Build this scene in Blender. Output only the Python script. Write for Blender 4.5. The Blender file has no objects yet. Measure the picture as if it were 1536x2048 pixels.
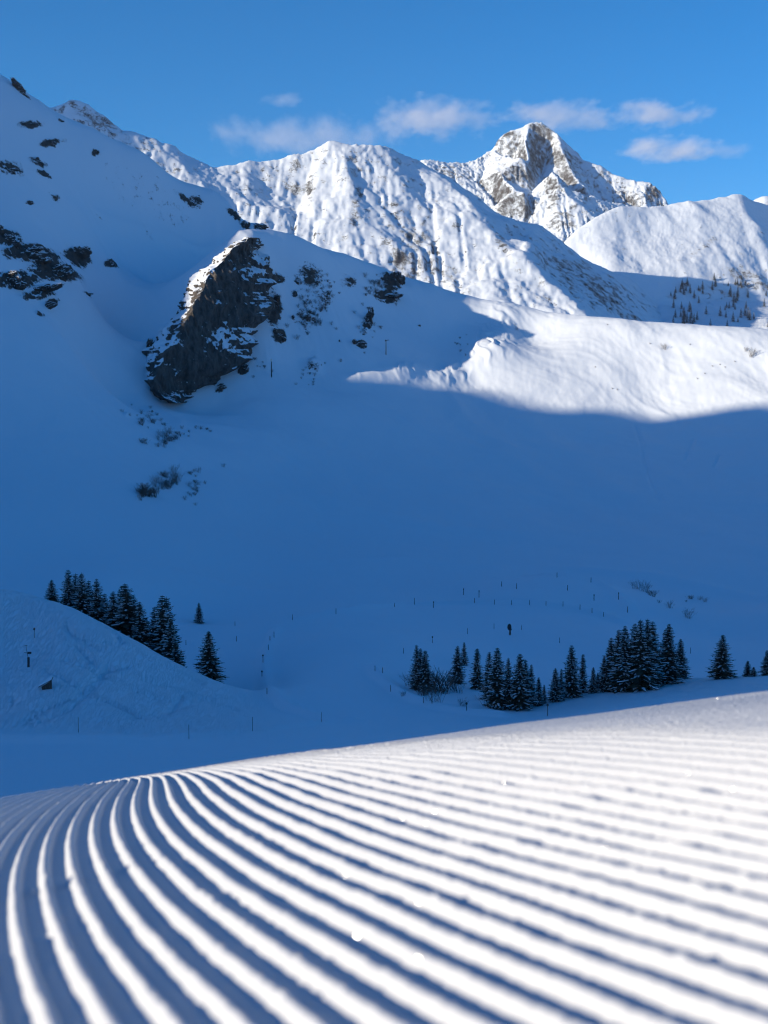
import bpy, math, random
import numpy as np
from mathutils import Vector, Matrix
from mathutils.geometry import delaunay_2d_cdt

random.seed(7)
RNG = np.random.default_rng(7)
SC = bpy.context.scene

# ------------------------------------------------------------------ camera, sky, sun, exposure
PITCH = math.radians(5.0)
FPX = 2472.0                                   # focal length in pixels of the 1536 x 2048 photograph
cam_data = bpy.data.cameras.new('camera')
cam_data.sensor_fit = 'VERTICAL'
cam_data.sensor_height = 36.0
cam_data.lens = 36.0 * FPX / 2048.0
cam_data.clip_start = 0.05
cam_data.clip_end = 60000.0
cam_data.dof.use_dof = True
cam_data.dof.focus_distance = 13.0
cam_data.dof.aperture_fstop = 7.0
cam = bpy.data.objects.new('camera', cam_data)
cam.rotation_euler = (math.radians(90) - PITCH, 0, 0)
SC.collection.objects.link(cam)
SC.camera = cam

SUN_EL = math.radians(14.8)
SUN_AZ = math.radians(245.0)                   # clockwise from +Y: behind the left shoulder
SUN = np.array([math.sin(SUN_AZ) * math.cos(SUN_EL), math.cos(SUN_AZ) * math.cos(SUN_EL), math.sin(SUN_EL)])
sun_data = bpy.data.lights.new('sun', 'SUN')
sun_data.energy = 5.0
sun_data.angle = math.radians(0.55)
sun_data.color = (1.0, 0.82, 0.60)
sun = bpy.data.objects.new('sun', sun_data)
sun.rotation_euler = Vector(SUN).to_track_quat('Z', 'Y').to_euler()
SC.collection.objects.link(sun)

world = bpy.data.worlds.new('World')
SC.world = world
world.use_nodes = True
wn, wl = world.node_tree.nodes, world.node_tree.links
wn.clear()
w_out = wn.new('ShaderNodeOutputWorld')
w_bg = wn.new('ShaderNodeBackground')
sky = wn.new('ShaderNodeTexSky')
sky.sky_type = 'NISHITA'
sky.sun_disc = False
sky.sun_elevation = SUN_EL
sky.sun_rotation = SUN_AZ
sky.altitude = 1800
sky.air_density = 1.0
sky.dust_density = 1.8
sky.ozone_density = 6.0
hs = wn.new('ShaderNodeHueSaturation')
hs.inputs['Saturation'].default_value = 1.17
hs.inputs['Hue'].default_value = 0.496
wl.new(sky.outputs[0], hs.inputs['Color'])
wl.new(hs.outputs[0], w_bg.inputs[0])
w_bg.inputs[1].default_value = 0.12
wl.new(w_bg.outputs[0], w_out.inputs[0])

SC.view_settings.view_transform = 'Standard'
SC.view_settings.look = 'None'
SC.view_settings.gamma = 1.0
SC.view_settings.use_curve_mapping = False
SC.view_settings.exposure = 0.52
SC.cycles.filter_width = 1.15
SC.cycles.max_bounces = 5
SC.cycles.diffuse_bounces = 2
SC.cycles.glossy_bounces = 2
SC.cycles.volume_bounces = 2

HAZE = 0.000013
# ------------------------------------------------------------------ helpers
def ray(x, y):
    """direction of a photo pixel, scaled so that its Y component is 1"""
    cx = (np.asarray(x, float) - 768.0) / FPX
    cy = (1024.0 - np.asarray(y, float)) / FPX
    Y = math.cos(PITCH) + cy * math.sin(PITCH)
    Z = -math.sin(PITCH) + cy * math.cos(PITCH)
    return cx / Y, Z / Y

def at(x, y, D):
    u, v = ray(x, y)
    return np.array([u * D, D, v * D], float)

_perm = np.random.default_rng(11).permutation(4096).astype(np.int64)
def _hash(ix, iy, iz):
    h = _perm[(ix & 4095)]
    h = _perm[(h + iy) & 4095]
    return _perm[(h + iz) & 4095]
_G = np.random.default_rng(5).normal(size=(4096, 3))
_G /= np.linalg.norm(_G, axis=1)[:, None]
def noise(x, y, z=None):
    """gradient noise, roughly -1..1"""
    x = np.asarray(x, float); y = np.asarray(y, float)
    two = z is None
    ix = np.floor(x).astype(np.int64); iy = np.floor(y).astype(np.int64)
    fx = x - ix; fy = y - iy
    ux = fx * fx * fx * (fx * (fx * 6 - 15) + 10); uy = fy * fy * fy * (fy * (fy * 6 - 15) + 10)
    if two:
        r = 0
        for dx in (0, 1):
            for dy in (0, 1):
                g = _G[_hash(ix + dx, iy + dy, 0)]
                v = g[..., 0] * (fx - dx) + g[..., 1] * (fy - dy)
                r = r + v * (ux if dx else 1 - ux) * (uy if dy else 1 - uy)
        return r * 1.9
    z = np.asarray(z, float); iz = np.floor(z).astype(np.int64); fz = z - iz
    uz = fz * fz * fz * (fz * (fz * 6 - 15) + 10)
    r = 0
    for dx in (0, 1):
        for dy in (0, 1):
            for dz in (0, 1):
                g = _G[_hash(ix + dx, iy + dy, iz + dz)]
                v = g[..., 0] * (fx - dx) + g[..., 1] * (fy - dy) + g[..., 2] * (fz - dz)
                r = r + v * (ux if dx else 1 - ux) * (uy if dy else 1 - uy) * (uz if dz else 1 - uz)
    return r * 1.7

def fbm(x, y, o=5, z=None, gain=0.5):
    r = 0; a = 1.0; f = 1.0
    for k in range(o):
        r = r + a * noise(x * f + 17.3 * k, y * f - 9.1 * k, None if z is None else z * f + 3.7 * k)
        a *= gain; f *= 2.03
    return r

def ridged(x, y, o=5, z=None, gain=0.55):
    """0..1, sharp crests at 1"""
    r = 0; a = 1.0; f = 1.0; s = 0; w = 1.0
    for k in range(o):
        n = 1 - np.abs(noise(x * f + 31.7 * k, y * f + 5.9 * k, None if z is None else z * f + 1.7 * k))
        n = n * n
        r = r + a * n * w; s += a; w = np.clip(n * 1.6, 0, 1)
        a *= gain; f *= 2.07
    return r / s

def sst(a, b, x):
    t = np.clip((x - a) / (b - a), 0, 1)
    return t * t * (3 - 2 * t)

def grid_mesh(name, P, attrs=None, mat=None, smooth=True, flip=False):
    """P: (rows, cols, 3) -> one mesh object"""
    n, m = P.shape[:2]
    idx = np.arange(n * m, dtype=np.int32).reshape(n, m)
    q = np.stack([idx[:-1, :-1], idx[:-1, 1:], idx[1:, 1:], idx[1:, :-1]], -1).reshape(-1, 4)
    if flip:
        q = q[:, ::-1]
    me = bpy.data.meshes.new(name)
    me.vertices.add(n * m)
    me.vertices.foreach_set('co', P.reshape(-1).astype(np.float32))
    me.loops.add(q.size)
    me.loops.foreach_set('vertex_index', q.reshape(-1).astype(np.int32))
    me.polygons.add(len(q))
    me.polygons.foreach_set('loop_start', np.arange(0, q.size, 4, dtype=np.int32))
    me.update(calc_edges=True)
    me.polygons.foreach_set('use_smooth', np.full(len(q), smooth, dtype=bool))
    for k, v in (attrs or {}).items():
        a = me.attributes.new(k, 'FLOAT', 'POINT')
        a.data.foreach_set('value', np.ascontiguousarray(v.reshape(-1), dtype=np.float32))
    if mat:
        me.materials.append(mat)
    ob = bpy.data.objects.new(name, me)
    SC.collection.objects.link(ob)
    return ob

def mesh_obj(name, verts, faces, mats, parent=None, midx=None, smooth=False, link=True):
    me = bpy.data.meshes.new(name)
    me.from_pydata([tuple(map(float, v)) for v in verts], [], faces)
    for m in (mats if isinstance(mats, (list, tuple)) else [mats]):
        me.materials.append(m)
    if midx is not None:
        me.polygons.foreach_set('material_index', np.array(midx, dtype=np.int32))
    me.polygons.foreach_set('use_smooth', np.full(len(faces), smooth, dtype=bool))
    me.update()
    ob = bpy.data.objects.new(name, me)
    SC.collection.objects.link(ob)
    if parent:
        ob.parent = parent
    return ob

def tag(o, label=None, cat=None, group=None, kind=None):
    for k, v in (('label', label), ('category', cat), ('group', group), ('kind', kind)):
        if v:
            o[k] = v
    return o

def empty(name, loc, rz=0.0):
    o = bpy.data.objects.new(name, None)
    o.location = tuple(float(c) for c in loc); o.rotation_euler = (0, 0, rz)
    SC.collection.objects.link(o)
    return o

class MB:
    """collects simple solids into one mesh"""
    def __init__(s): s.v = []; s.f = []; s.m = []
    def add(s, v, f, m=0):
        o = len(s.v); s.v += [tuple(a) for a in v]; s.f += [tuple(i + o for i in q) for q in f]; s.m += [m] * len(f)
    def tube(s, pts, rad, n=6, m=0):
        pts = [Vector(p) for p in pts]
        if not hasattr(rad, '__len__'): rad = [rad] * len(pts)
        v = []; f = []
        for i, p in enumerate(pts):
            t = (pts[min(i + 1, len(pts) - 1)] - pts[max(i - 1, 0)]).normalized()
            a = t.cross(Vector((0.3, 0.9, 0.2))).normalized()
            if a.length < .1: a = Vector((1, 0, 0))
            b = t.cross(a)
            for k in range(n):
                c = 2 * math.pi * k / n
                v.append(p + (a * math.cos(c) + b * math.sin(c)) * rad[i])
        for i in range(len(pts) - 1):
            for k in range(n):
                f.append((i * n + k, i * n + (k + 1) % n, (i + 1) * n + (k + 1) % n, (i + 1) * n + k))
        f.append(tuple(range(n))[::-1]); f.append(tuple((len(pts) - 1) * n + k for k in range(n)))
        s.add(v, f, m)
    def box(s, c, h, rz=0.0, m=0, top=1.0):
        v = []
        for z in (-1, 1):
            for x, y in ((-1, -1), (1, -1), (1, 1), (-1, 1)):
                q = top if z > 0 else 1.0
                X, Y = x * h[0] * q, y * h[1] * q
                v.append((c[0] + X * math.cos(rz) - Y * math.sin(rz), c[1] + X * math.sin(rz) + Y * math.cos(rz), c[2] + z * h[2]))
        s.add(v, [(3, 2, 1, 0), (4, 5, 6, 7), (0, 1, 5, 4), (1, 2, 6, 5), (2, 3, 7, 6), (3, 0, 4, 7)], m)
    def ball(s, c, r, n=10, k=6, m=0):
        v = [(c[0], c[1], c[2] - r[2])]; f = []
        for i in range(1, k):
            a = math.pi * i / k
            for j in range(n):
                b = 2 * math.pi * j / n
                v.append((c[0] + r[0] * math.sin(a) * math.cos(b), c[1] + r[1] * math.sin(a) * math.sin(b), c[2] - r[2] * math.cos(a)))
        v.append((c[0], c[1], c[2] + r[2]))
        for j in range(n): f.append((0, 1 + (j + 1) % n, 1 + j))
        for i in range(k - 2):
            for j in range(n):
                a = 1 + i * n
                f.append((a + j, a + (j + 1) % n, a + n + (j + 1) % n, a + n + j))
        a = 1 + (k - 2) * n
        for j in range(n): f.append((a + j, a + (j + 1) % n, len(v) - 1))
        s.add(v, f, m)
    def build(s, name, mats, parent=None, smooth=False):
        return mesh_obj(name, s.v, s.f, mats, parent, s.m, smooth)

# ------------------------------------------------------------------ materials
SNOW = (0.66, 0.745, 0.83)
def new_mat(name):
    m = bpy.data.materials.new(name); m.use_nodes = True
    nt = m.node_tree; nt.nodes.clear()
    out = nt.nodes.new('ShaderNodeOutputMaterial'); b = nt.nodes.new('ShaderNodeBsdfPrincipled')
    nt.links.new(b.outputs[0], out.inputs[0])
    return m, nt, b
def nd(nt, t, **kw):
    n = nt.nodes.new(t)
    for k, v in kw.items():
        if k in n.inputs: n.inputs[k].default_value = v
        else: setattr(n, k, v)
    return n
def math_node(nt, op, a, b=None, clamp=False):
    n = nt.nodes.new('ShaderNodeMath'); n.operation = op; n.use_clamp = clamp
    for i, v in enumerate((a, b)):
        if v is None: continue
        if hasattr(v, 'is_output'): nt.links.new(v, n.inputs[i])
        else: n.inputs[i].default_value = v
    return n.outputs[0]
def noise_tex(nt, vec, scale, detail=4.0, rough=0.6):
    n = nt.nodes.new('ShaderNodeTexNoise')
    n.inputs['Scale'].default_value = scale; n.inputs['Detail'].default_value = detail; n.inputs['Roughness'].default_value = rough
    nt.links.new(vec, n.inputs['Vector'])
    return n.outputs['Fac']
def mix_col(nt, fac, a, b):
    n = nt.nodes.new('ShaderNodeMix'); n.data_type = 'RGBA'
    for i, v in ((0, fac), (6, a), (7, b)):
        if hasattr(v, 'is_output'): nt.links.new(v, n.inputs[i])
        elif isinstance(v, tuple): n.inputs[i].default_value = (*v, 1)
        else: n.inputs[i].default_value = v
    return n.outputs[2]
def snow_rock(name, rock_a, rock_b, scale, bump_dist, steep=0.62, fuzz=0.35, track=False, nw=1.0, stretch=None):
    """snow that gives way to rock where the surface is steep or where the 'rock' attribute says so"""
    m, nt, b = new_mat(name)
    geo = nt.nodes.new('ShaderNodeNewGeometry')
    att = nt.nodes.new('ShaderNodeAttribute'); att.attribute_name = 'rock'
    sep = nt.nodes.new('ShaderNodeSeparateXYZ'); nt.links.new(geo.outputs['Normal'], sep.inputs[0])
    pos = geo.outputs['Position']
    if stretch:
        mp0 = nt.nodes.new('ShaderNodeMapping'); mp0.inputs['Scale'].default_value = stretch; nt.links.new(pos, mp0.inputs[0]); pos = mp0.outputs[0]
    n1 = noise_tex(nt, pos, scale, 6, 0.65)
    n2 = noise_tex(nt, pos, scale * 5.3, 5, 0.7)
    st = math_node(nt, 'SUBTRACT', steep, sep.outputs[2])               # > 0 where steep
    st = math_node(nt, 'MULTIPLY', st, 3.0)
    a = math_node(nt, 'SUBTRACT', math_node(nt, 'MULTIPLY', att.outputs['Fac'], 2.2), 1.0)
    s = math_node(nt, 'ADD', st, a)
    s = math_node(nt, 'ADD', s, math_node(nt, 'MULTIPLY', math_node(nt, 'SUBTRACT', n1, 0.5), 2.6 * nw))
    s = math_node(nt, 'ADD', s, math_node(nt, 'MULTIPLY', math_node(nt, 'SUBTRACT', n2, 0.5), 2.2 * nw))
    mask = math_node(nt, 'MULTIPLY', s, 1.0 / fuzz, True)
    n3 = noise_tex(nt, pos, scale * 2.1, 6, 0.7)
    rock = mix_col(nt, math_node(nt, 'MULTIPLY', math_node(nt, 'SUBTRACT', n3, 0.3), 2.2, True), rock_a, rock_b)
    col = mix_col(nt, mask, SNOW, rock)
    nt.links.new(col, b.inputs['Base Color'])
    b.inputs['Roughness'].default_value = 0.75
    b.inputs['Specular IOR Level'].default_value = 0.25
    bp = nt.nodes.new('ShaderNodeBump'); bp.inputs['Distance'].default_value = bump_dist
    hgt = math_node(nt, 'ADD', math_node(nt, 'MULTIPLY', n2, math_node(nt, 'ADD', math_node(nt, 'MULTIPLY', mask, 1.0), 0.02)),
                    math_node(nt, 'MULTIPLY', n1, 0.05))
    if track:
        at2 = nt.nodes.new('ShaderNodeAttribute'); at2.attribute_name = 'track'
        mp = nt.nodes.new('ShaderNodeMapping'); mp.inputs['Scale'].default_value = (0.9, 0.16, 0.3); mp.inputs['Rotation'].default_value = (0, 0, 0.75)
        nt.links.new(pos, mp.inputs[0])
        mp2 = nt.nodes.new('ShaderNodeMapping'); mp2.inputs['Scale'].default_value = (0.8, 0.12, 0.3); mp2.inputs['Rotation'].default_value = (0, 0, -0.6)
        nt.links.new(pos, mp2.inputs[0])
        t1 = noise_tex(nt, mp.outputs[0], 1.6, 3, 0.6); t2 = noise_tex(nt, mp2.outputs[0], 1.9, 3, 0.6)
        r1 = math_node(nt, 'ABSOLUTE', math_node(nt, 'SUBTRACT', t1, 0.5)); r2 = math_node(nt, 'ABSOLUTE', math_node(nt, 'SUBTRACT', t2, 0.5))
        r = math_node(nt, 'MINIMUM', r1, r2)
        r = math_node(nt, 'MULTIPLY', math_node(nt, 'MINIMUM', r, 0.03), 2.8)
        hgt = math_node(nt, 'ADD', hgt, math_node(nt, 'MULTIPLY', r, at2.outputs['Fac']))
    nt.links.new(hgt, bp.inputs['Height'])
    nt.links.new(bp.outputs[0], b.inputs['Normal'])
    return m
def plain(name, col, rough=0.8, var=0.25, scale=3.0):
    m, nt, b = new_mat(name)
    tc = nt.nodes.new('ShaderNodeTexCoord')
    n = noise_tex(nt, tc.outputs['Object'], scale, 4, 0.6)
    nt.links.new(mix_col(nt, n, tuple(c * (1 - var) for c in col), tuple(min(1, c * (1 + var)) for c in col)), b.inputs['Base Color'])
    b.inputs['Roughness'].default_value = rough
    return m

M_valley = snow_rock('valley_snow', (0.035, 0.033, 0.032), (0.12, 0.10, 0.085), 0.14, 0.9, steep=0.64, track=True)
M_cliff = snow_rock('cliff_rock', (0.03, 0.029, 0.028), (0.17, 0.155, 0.14), 0.16, 1.8, steep=0.60, nw=0.95, stretch=(1, 1, 0.28))
M_far = snow_rock('far_snow', (0.055, 0.052, 0.05), (0.18, 0.16, 0.15), 0.045, 12.0, steep=0.70, fuzz=0.9, nw=1.45)

# groomed snow of the foreground
M_piste, nt, b = new_mat('groomed_snow')
geo = nt.nodes.new('ShaderNodeNewGeometry')
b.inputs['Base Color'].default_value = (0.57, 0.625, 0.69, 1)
b.inputs['Roughness'].default_value = 0.6
b.inputs['Specular IOR Level'].default_value = 0.3
g1 = noise_tex(nt, geo.outputs['Position'], 420, 3, 0.7)
g2 = noise_tex(nt, geo.outputs['Position'], 70, 4, 0.6)
bp = nt.nodes.new('ShaderNodeBump'); bp.inputs['Distance'].default_value = 0.0012
nt.links.new(math_node(nt, 'ADD', g1, math_node(nt, 'MULTIPLY', g2, 1.6)), bp.inputs['Height'])
nt.links.new(bp.outputs[0], b.inputs['Normal'])

M_needle = plain('spruce_needles', (0.022, 0.036, 0.022), 0.8, 0.4, 1.5)
M_bark = plain('bark', (0.06, 0.045, 0.035))
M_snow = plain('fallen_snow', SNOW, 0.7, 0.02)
M_twig = plain('alder_twigs', (0.09, 0.072, 0.06), 0.9)
M_wood = plain('weathered_wood', (0.07, 0.05, 0.04))
M_steel = plain('galvanised_steel', (0.18, 0.18, 0.18), 0.5)
M_dark = plain('dark_padding', (0.02, 0.022, 0.028), 0.7)
M_pale = plain('pale_cap', (0.7, 0.7, 0.68), 0.6, 0.05)
M_marker = plain('marker_pole', (0.07, 0.05, 0.045), 0.6)

# ------------------------------------------------------------------ the groomed slope in the foreground
H0 = 0.203                                        # camera height above the snow
SP = [0.20002610734292767, 0.15593026271724045, 0.006854680201743267, -0.002499540666115592, -0.0036136855501627606, -2.2390730808950394e-05]
CO = [-3.6789253215091478, 3.2216113892376095, 0.055112737813240886, -0.035561552744689584, 0.0020718700313069327, 5.95144085420655, 0.8970588151813558, -0.212090978361398, 0.012817372160516927, 0.9855206459204204, -0.36782569301343154, 0.02587949009107912, -0.11921043274060195, 0.021289224030169418, 0.02770687209074111]
def knoll(X, Y):
    a, m, k, b_, c, d = SP
    x, y = X / H0, Y / H0
    x = np.clip(x, -45, 30); y = np.clip(y, -12, 40)
    return H0 * (-1 + a * x - m * y - k * y * y / 2 + b_ * x * x * (1 - sst(8, 30, np.abs(x)) * .7) + c * x * y + d * y ** 3)
def rib_poly(x, y):
    r = 0; q = 0
    for i in range(5):
        for j in range(5 - i):
            r = r + CO[q] * x ** i * y ** j; q += 1
    return r
def rib_phase(X, Y):
    x, y = X / H0, np.minimum(Y / H0, 19.0)
    xc = np.clip(x, -6.2, 3.2)                     # straight continuation beyond the traced ribs
    r = rib_poly(xc, y)
    g = (rib_poly(xc + 0.05, y) - rib_poly(xc - 0.05, y)) / 0.1
    return r + np.clip(g, 2.0, 9.0) * (x - xc)
ucol = np.concatenate([-np.geomspace(2.8, 0.34, 110)[:-1], np.linspace(-0.34, 0.34, 560), np.geomspace(0.34, 2.8, 90)[1:]])
_y = np.linspace(0.34, 4.3, 8000)
_w = np.cumsum(np.maximum(1 / _y ** 2, 0.42) * (_y < 4.4)); _w = (_w - _w[0]) / (_w[-1] - _w[0])
yrow = np.interp(np.linspace(0, 1, 960), _w, _y)
YY, UU = np.meshgrid(yrow, ucol, indexing='ij'); XX = UU * YY
ph = rib_phase(XX, YY)
ph = ph + 0.012 * fbm(XX * 12, YY * 12, 3)
# transverse seam where the tiller stopped, offsetting ribs slightly to the left
fr = ph - np.floor(ph + 0.5)                       # -0.5..0.5 about the rib's centre
w = np.abs(fr)
prof = 1 - sst(0.02, 0.31, w)                      # rounded rib, flat groove
amp = 0.0100 * (1 + 0.07 * fbm(XX * 14, YY * 14, 3)) * (1 - 0.75 * sst(24.0, 31.0, ph + 0.9 * fbm(XX * 5, YY * 5, 2)))
# a band of broken ribs in the right half
bx, by = at(1150, 1590, 1)[:2]
u_s, v_s = ray(XX * 0, XX * 0)
band = np.exp(-((ph - (16.2 + 0.55 * (XX - 0.45) / 0.1)) / 1.1) ** 2) * sst(0.25, 0.5, XX)
amp = amp * (1 - 0.75 * band * sst(-0.1, 0.35, noise(XX * 16, YY * 16)))
Zf = knoll(XX, YY) + amp * prof
Zf += 0.0014 * fbm(XX * 3.1, YY * 3.1, 2) + 0.0006 * fbm(XX * 90, YY * 90, 3) * (0.3 + prof)
Zf += 0.0014 * sst(0.48, 0.75, noise(XX * 75 + 3, YY * 75)) * sst(.1, .5, prof)
# small crumbs: seam line across the left ribs
sx = np.array([ray(0, 1781)[0], ray(180, 1756)[0]])
seam_Y = 0.98 + 0.02 * np.sin(XX * 40)
P = np.stack([XX, YY, Zf], -1)
def screen(X, Y, Z):
    s, c = math.sin(PITCH), math.cos(PITCH)
    d = Y * c - Z * s; up = Y * s + Z * c
    return 768 + FPX * X / d, 1024 - FPX * up / d
px, py = screen(XX, YY, Zf)
i0 = np.argmin(np.hypot(px - 80, py - 1778).ravel()); sX, sY = XX.ravel()[i0], YY.ravel()[i0]
seam = np.exp(-((YY - sY - 0.62 * (XX - sX) - 0.006 * noise(XX * 40, YY * 0)) / 0.0075) ** 2) * (1 - sst(sX + 0.05, sX + 0.10, XX))
Zf = Zf + seam * (0.0045 + 0.007 * np.maximum(0, noise(XX * 90, YY * 90)))
lump = 0
for (lx, ly, lr, lh) in [(36, 1885, .010, .003), (105, 1862, .010, .003), (480, 1655, .012, .002), (240, 1690, .012, .002), (200, 1665, .01, .002), (1260, 1590, .02, .0018), (1180, 1600, .02, .0018), (1370, 1575, .02, .002), (1480, 1552, .02, .002)]:
    i0 = np.argmin(np.hypot(px - lx, py - ly).ravel()); cx_, cy_ = XX.ravel()[i0], YY.ravel()[i0]
    lump = lump + lh * np.exp(-((XX - cx_) ** 2 + (YY - cy_) ** 2) / lr ** 2)
Zf = Zf + lump
P = np.stack([XX, YY, Zf], -1)
piste = grid_mesh('groomed_snow_slope', P, mat=M_piste)
tag(piste, 'sunlit groomed snow slope with curving parallel ribs', 'snow slope', kind='structure')

# the knoll under and around the camera, down to the valley floor
gx = np.concatenate([-np.geomspace(90, 2, 40), np.linspace(-1.9, 1.9, 40), np.geomspace(2, 90, 40)])
gy = np.concatenate([-np.geomspace(80, .5, 24), np.linspace(-.4, 5, 40), np.geomspace(5.2, 150, 60)])
KY, KX = np.meshgrid(gy, gx, indexing='ij')
kz = knoll(KX, np.minimum(KY, 4.3)) - 0.007
rr = np.maximum(0, KY - 4.1); kz = kz - 0.36 * rr - 0.010 * rr ** 2 * (rr < 40) - (rr >= 40) * (16 + 0.8 * (rr - 40))
kz = kz - 0.02 * sst(3.3, 5.0, KY)
side = np.maximum(0, -KX - 3); kz = kz - 0.35 * side
kz = np.maximum(kz, -56 - 0.05 * rr)
ob = grid_mesh('snow_knoll', np.stack([KX, KY, kz], -1), mat=M_piste)
tag(ob, 'snow knoll carrying the groomed slope', 'snow slope', kind='structure')

# ------------------------------------------------------------------ the valley, the left mountainside and the middle ridge
CP = []
def c(*pts):
    for x, y, D in pts: CP.append(at(x, y, D))
def wz(*pts):                                       # hidden ground: photo column, distance, height
    for x, D, Z in pts: CP.append(np.array([(x - 768) / FPX * D, D, Z]))
# near piste
c((-300, 1640, 150), (0, 1600, 158), (400, 1560, 165), (768, 1505, 178), (1100, 1460, 190), (1536, 1415, 205), (1900, 1400, 205))
wz((-600, 110, -56), (0, 110, -56), (768, 110, -56), (1536, 110, -54), (2100, 110, -50))
c((300, 1510, 182), (700, 1465, 200))
# left hill: base, face, crest
c((-200, 1480, 192), (0, 1477, 192), (200, 1482, 190), (350, 1474, 193), (500, 1456, 200), (640, 1444, 214))
c((-200, 1330, 220), (0, 1330, 218), (100, 1360, 214), (250, 1385, 219), (200, 1300, 236), (400, 1420, 217), (90, 1260, 240), (300, 1340, 234), (0, 1240, 242))
c((-250, 1150, 265), (-100, 1165, 264), (0, 1173, 262), (90, 1177, 262), (170, 1225, 258), (250, 1267, 255), (335, 1309, 252), (420, 1352, 247), (500, 1390, 241), (580, 1424, 232))
wz((-250, 305, -52), (0, 300, -56), (100, 292, -58), (200, 288, -62), (300, 280, -65), (380, 275, -68), (450, 268, -68.5), (-250, 360, -62), (0, 350, -66))
# floor beyond and the run between
c((0, 1165, 420), (120, 1120, 450), (250, 1160, 430), (398, 1244, 420), (480, 1225, 430), (500, 1290, 340), (520, 1370, 272), (430, 1290, 340))
c((650, 1400, 236), (650, 1330, 276), (650, 1270, 325), (650, 1220, 385), (680, 1180, 450), (700, 1130, 520), (700, 1050, 610), (700, 960, 690), (700, 870, 760), (700, 800, 805), (700, 720, 852), (700, 640, 892), (700, 570, 930))
c((500, 1150, 500), (500, 1050, 590), (500, 950, 670), (500, 860, 735), (560, 780, 800), (600, 740, 835))
c((300, 1080, 500), (300, 960, 600), (300, 850, 680), (370, 830, 750))
# middle ridge crest
crest = [(520, 468, 905), (560, 470, 918), (620, 480, 940), (690, 506, 962), (760, 532, 982), (840, 560, 995), (920, 589, 998), (1000, 605, 990), (1060, 617, 975), (1140, 629, 960), (1230, 638, 945), (1330, 648, 930), (1440, 655, 918), (1536, 660, 910), (1700, 668, 900), (1900, 675, 880)]
c(*crest)
for x, y, D in crest[1:]:
    q = at(x, y, D); CP.append(np.array([q[0] * (D + 60) / D, D + 60, q[2] - 34])); CP.append(np.array([q[0] * (D + 160) / D, D + 160, q[2] - 130]))
c((1536, 740, 860), (1536, 800, 822), (1300, 730, 886), (1300, 830, 832), (1100, 700, 912), (1100, 805, 850), (950, 650, 955), (950, 700, 915), (950, 765, 872), (850, 630, 945), (850, 700, 900), (850, 760, 858), (850, 820, 815), (780, 600, 945))
c((1536, 900, 748), (1300, 930, 748), (1100, 900, 778), (900, 900, 765), (1536, 1000, 662), (1300, 1030, 652), (1100, 1020, 670), (900, 1020, 655), (1536, 1100, 565), (1300, 1100, 565), (1100, 1100, 575), (900, 1100, 570), (1750, 900, 740), (1750, 1100, 560), (1536, 1190, 480))
# a gully and rib that catch the light on the ridge
c((1020, 610, 985), (1010, 660, 938), (1045, 660, 952), (1060, 690, 930), (975, 690, 905), (930, 690, 925))
# right hand knoll with the pole line
c((1000, 1160, 478), (1110, 1151, 470), (1200, 1165, 456), (1290, 1196, 436), (1380, 1240, 412), (1450, 1275, 396), (900, 1160, 500), (780, 1180, 470))
wz((1200, 490, -72), (1290, 478, -73), (1380, 458, -75), (1450, 440, -75), (1536, 430, -72), (1290, 520, -70), (1420, 500, -72))
c((1100, 1200, 420), (1100, 1260, 370), (1100, 1330, 318), (1250, 1270, 362), (1400, 1325, 322), (1536, 1345, 296), (900, 1250, 375), (900, 1200, 430), (820, 1300, 300), (900, 1330, 292))
# tree bank and the ground before it
c((800, 1360, 262), (850, 1385, 252), (900, 1395, 250), (980, 1412, 243), (1080, 1413, 240), (1190, 1386, 248), (1290, 1374, 254), (1380, 1357, 262), (1450, 1354, 264), (1536, 1350, 266), (1750, 1330, 266))
c((900, 1424, 232), (800, 1415, 235), (1080, 1437, 222), (1200, 1423, 221), (1400, 1397, 221), (1536, 1388, 221), (940, 1395, 243))
# left mountainside
left = [(-400, -60, 946), (-200, 35, 955), (0, 148, 968), (60, 190, 977), (200, 272, 1001), (300, 325, 1023), (400, 385, 1047), (465, 424, 1067), (500, 452, 1044), (530, 462, 1049)]
c(*left)
for x, y, D in left:
    q = at(x, y, D); CP.append(np.array([q[0] * (D + 80) / D, D + 80, q[2] - 50])); CP.append(np.array([q[0] * (D + 220) / D, D + 220, q[2] - 190]))
c((-400, 200, 836), (-400, 500, 671), (-400, 800, 572), (-400, 1050, 440))
c((0, 300, 880), (0, 450, 794), (0, 600, 717), (0, 750, 651), (0, 900, 575), (0, 1050, 475))
c((150, 400, 915), (150, 550, 820), (150, 700, 732), (150, 850, 636), (150, 1000, 525), (150, 1080, 475))
c((300, 450, 990), (300, 560, 935), (270, 700, 838), (230, 800, 748), (400, 470, 1023), (430, 495, 1018))
# the rib below the cliff
c((505, 482, 888), (450, 512, 878), (400, 560, 862), (355, 640, 835), (310, 700, 805))
c((330, 795, 775), (400, 775, 795), (470, 742, 812), (520, 660, 842), (545, 600, 868), (560, 540, 895), (290, 770, 768), (430, 800, 790))
CPa = np.array(CP)
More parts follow.
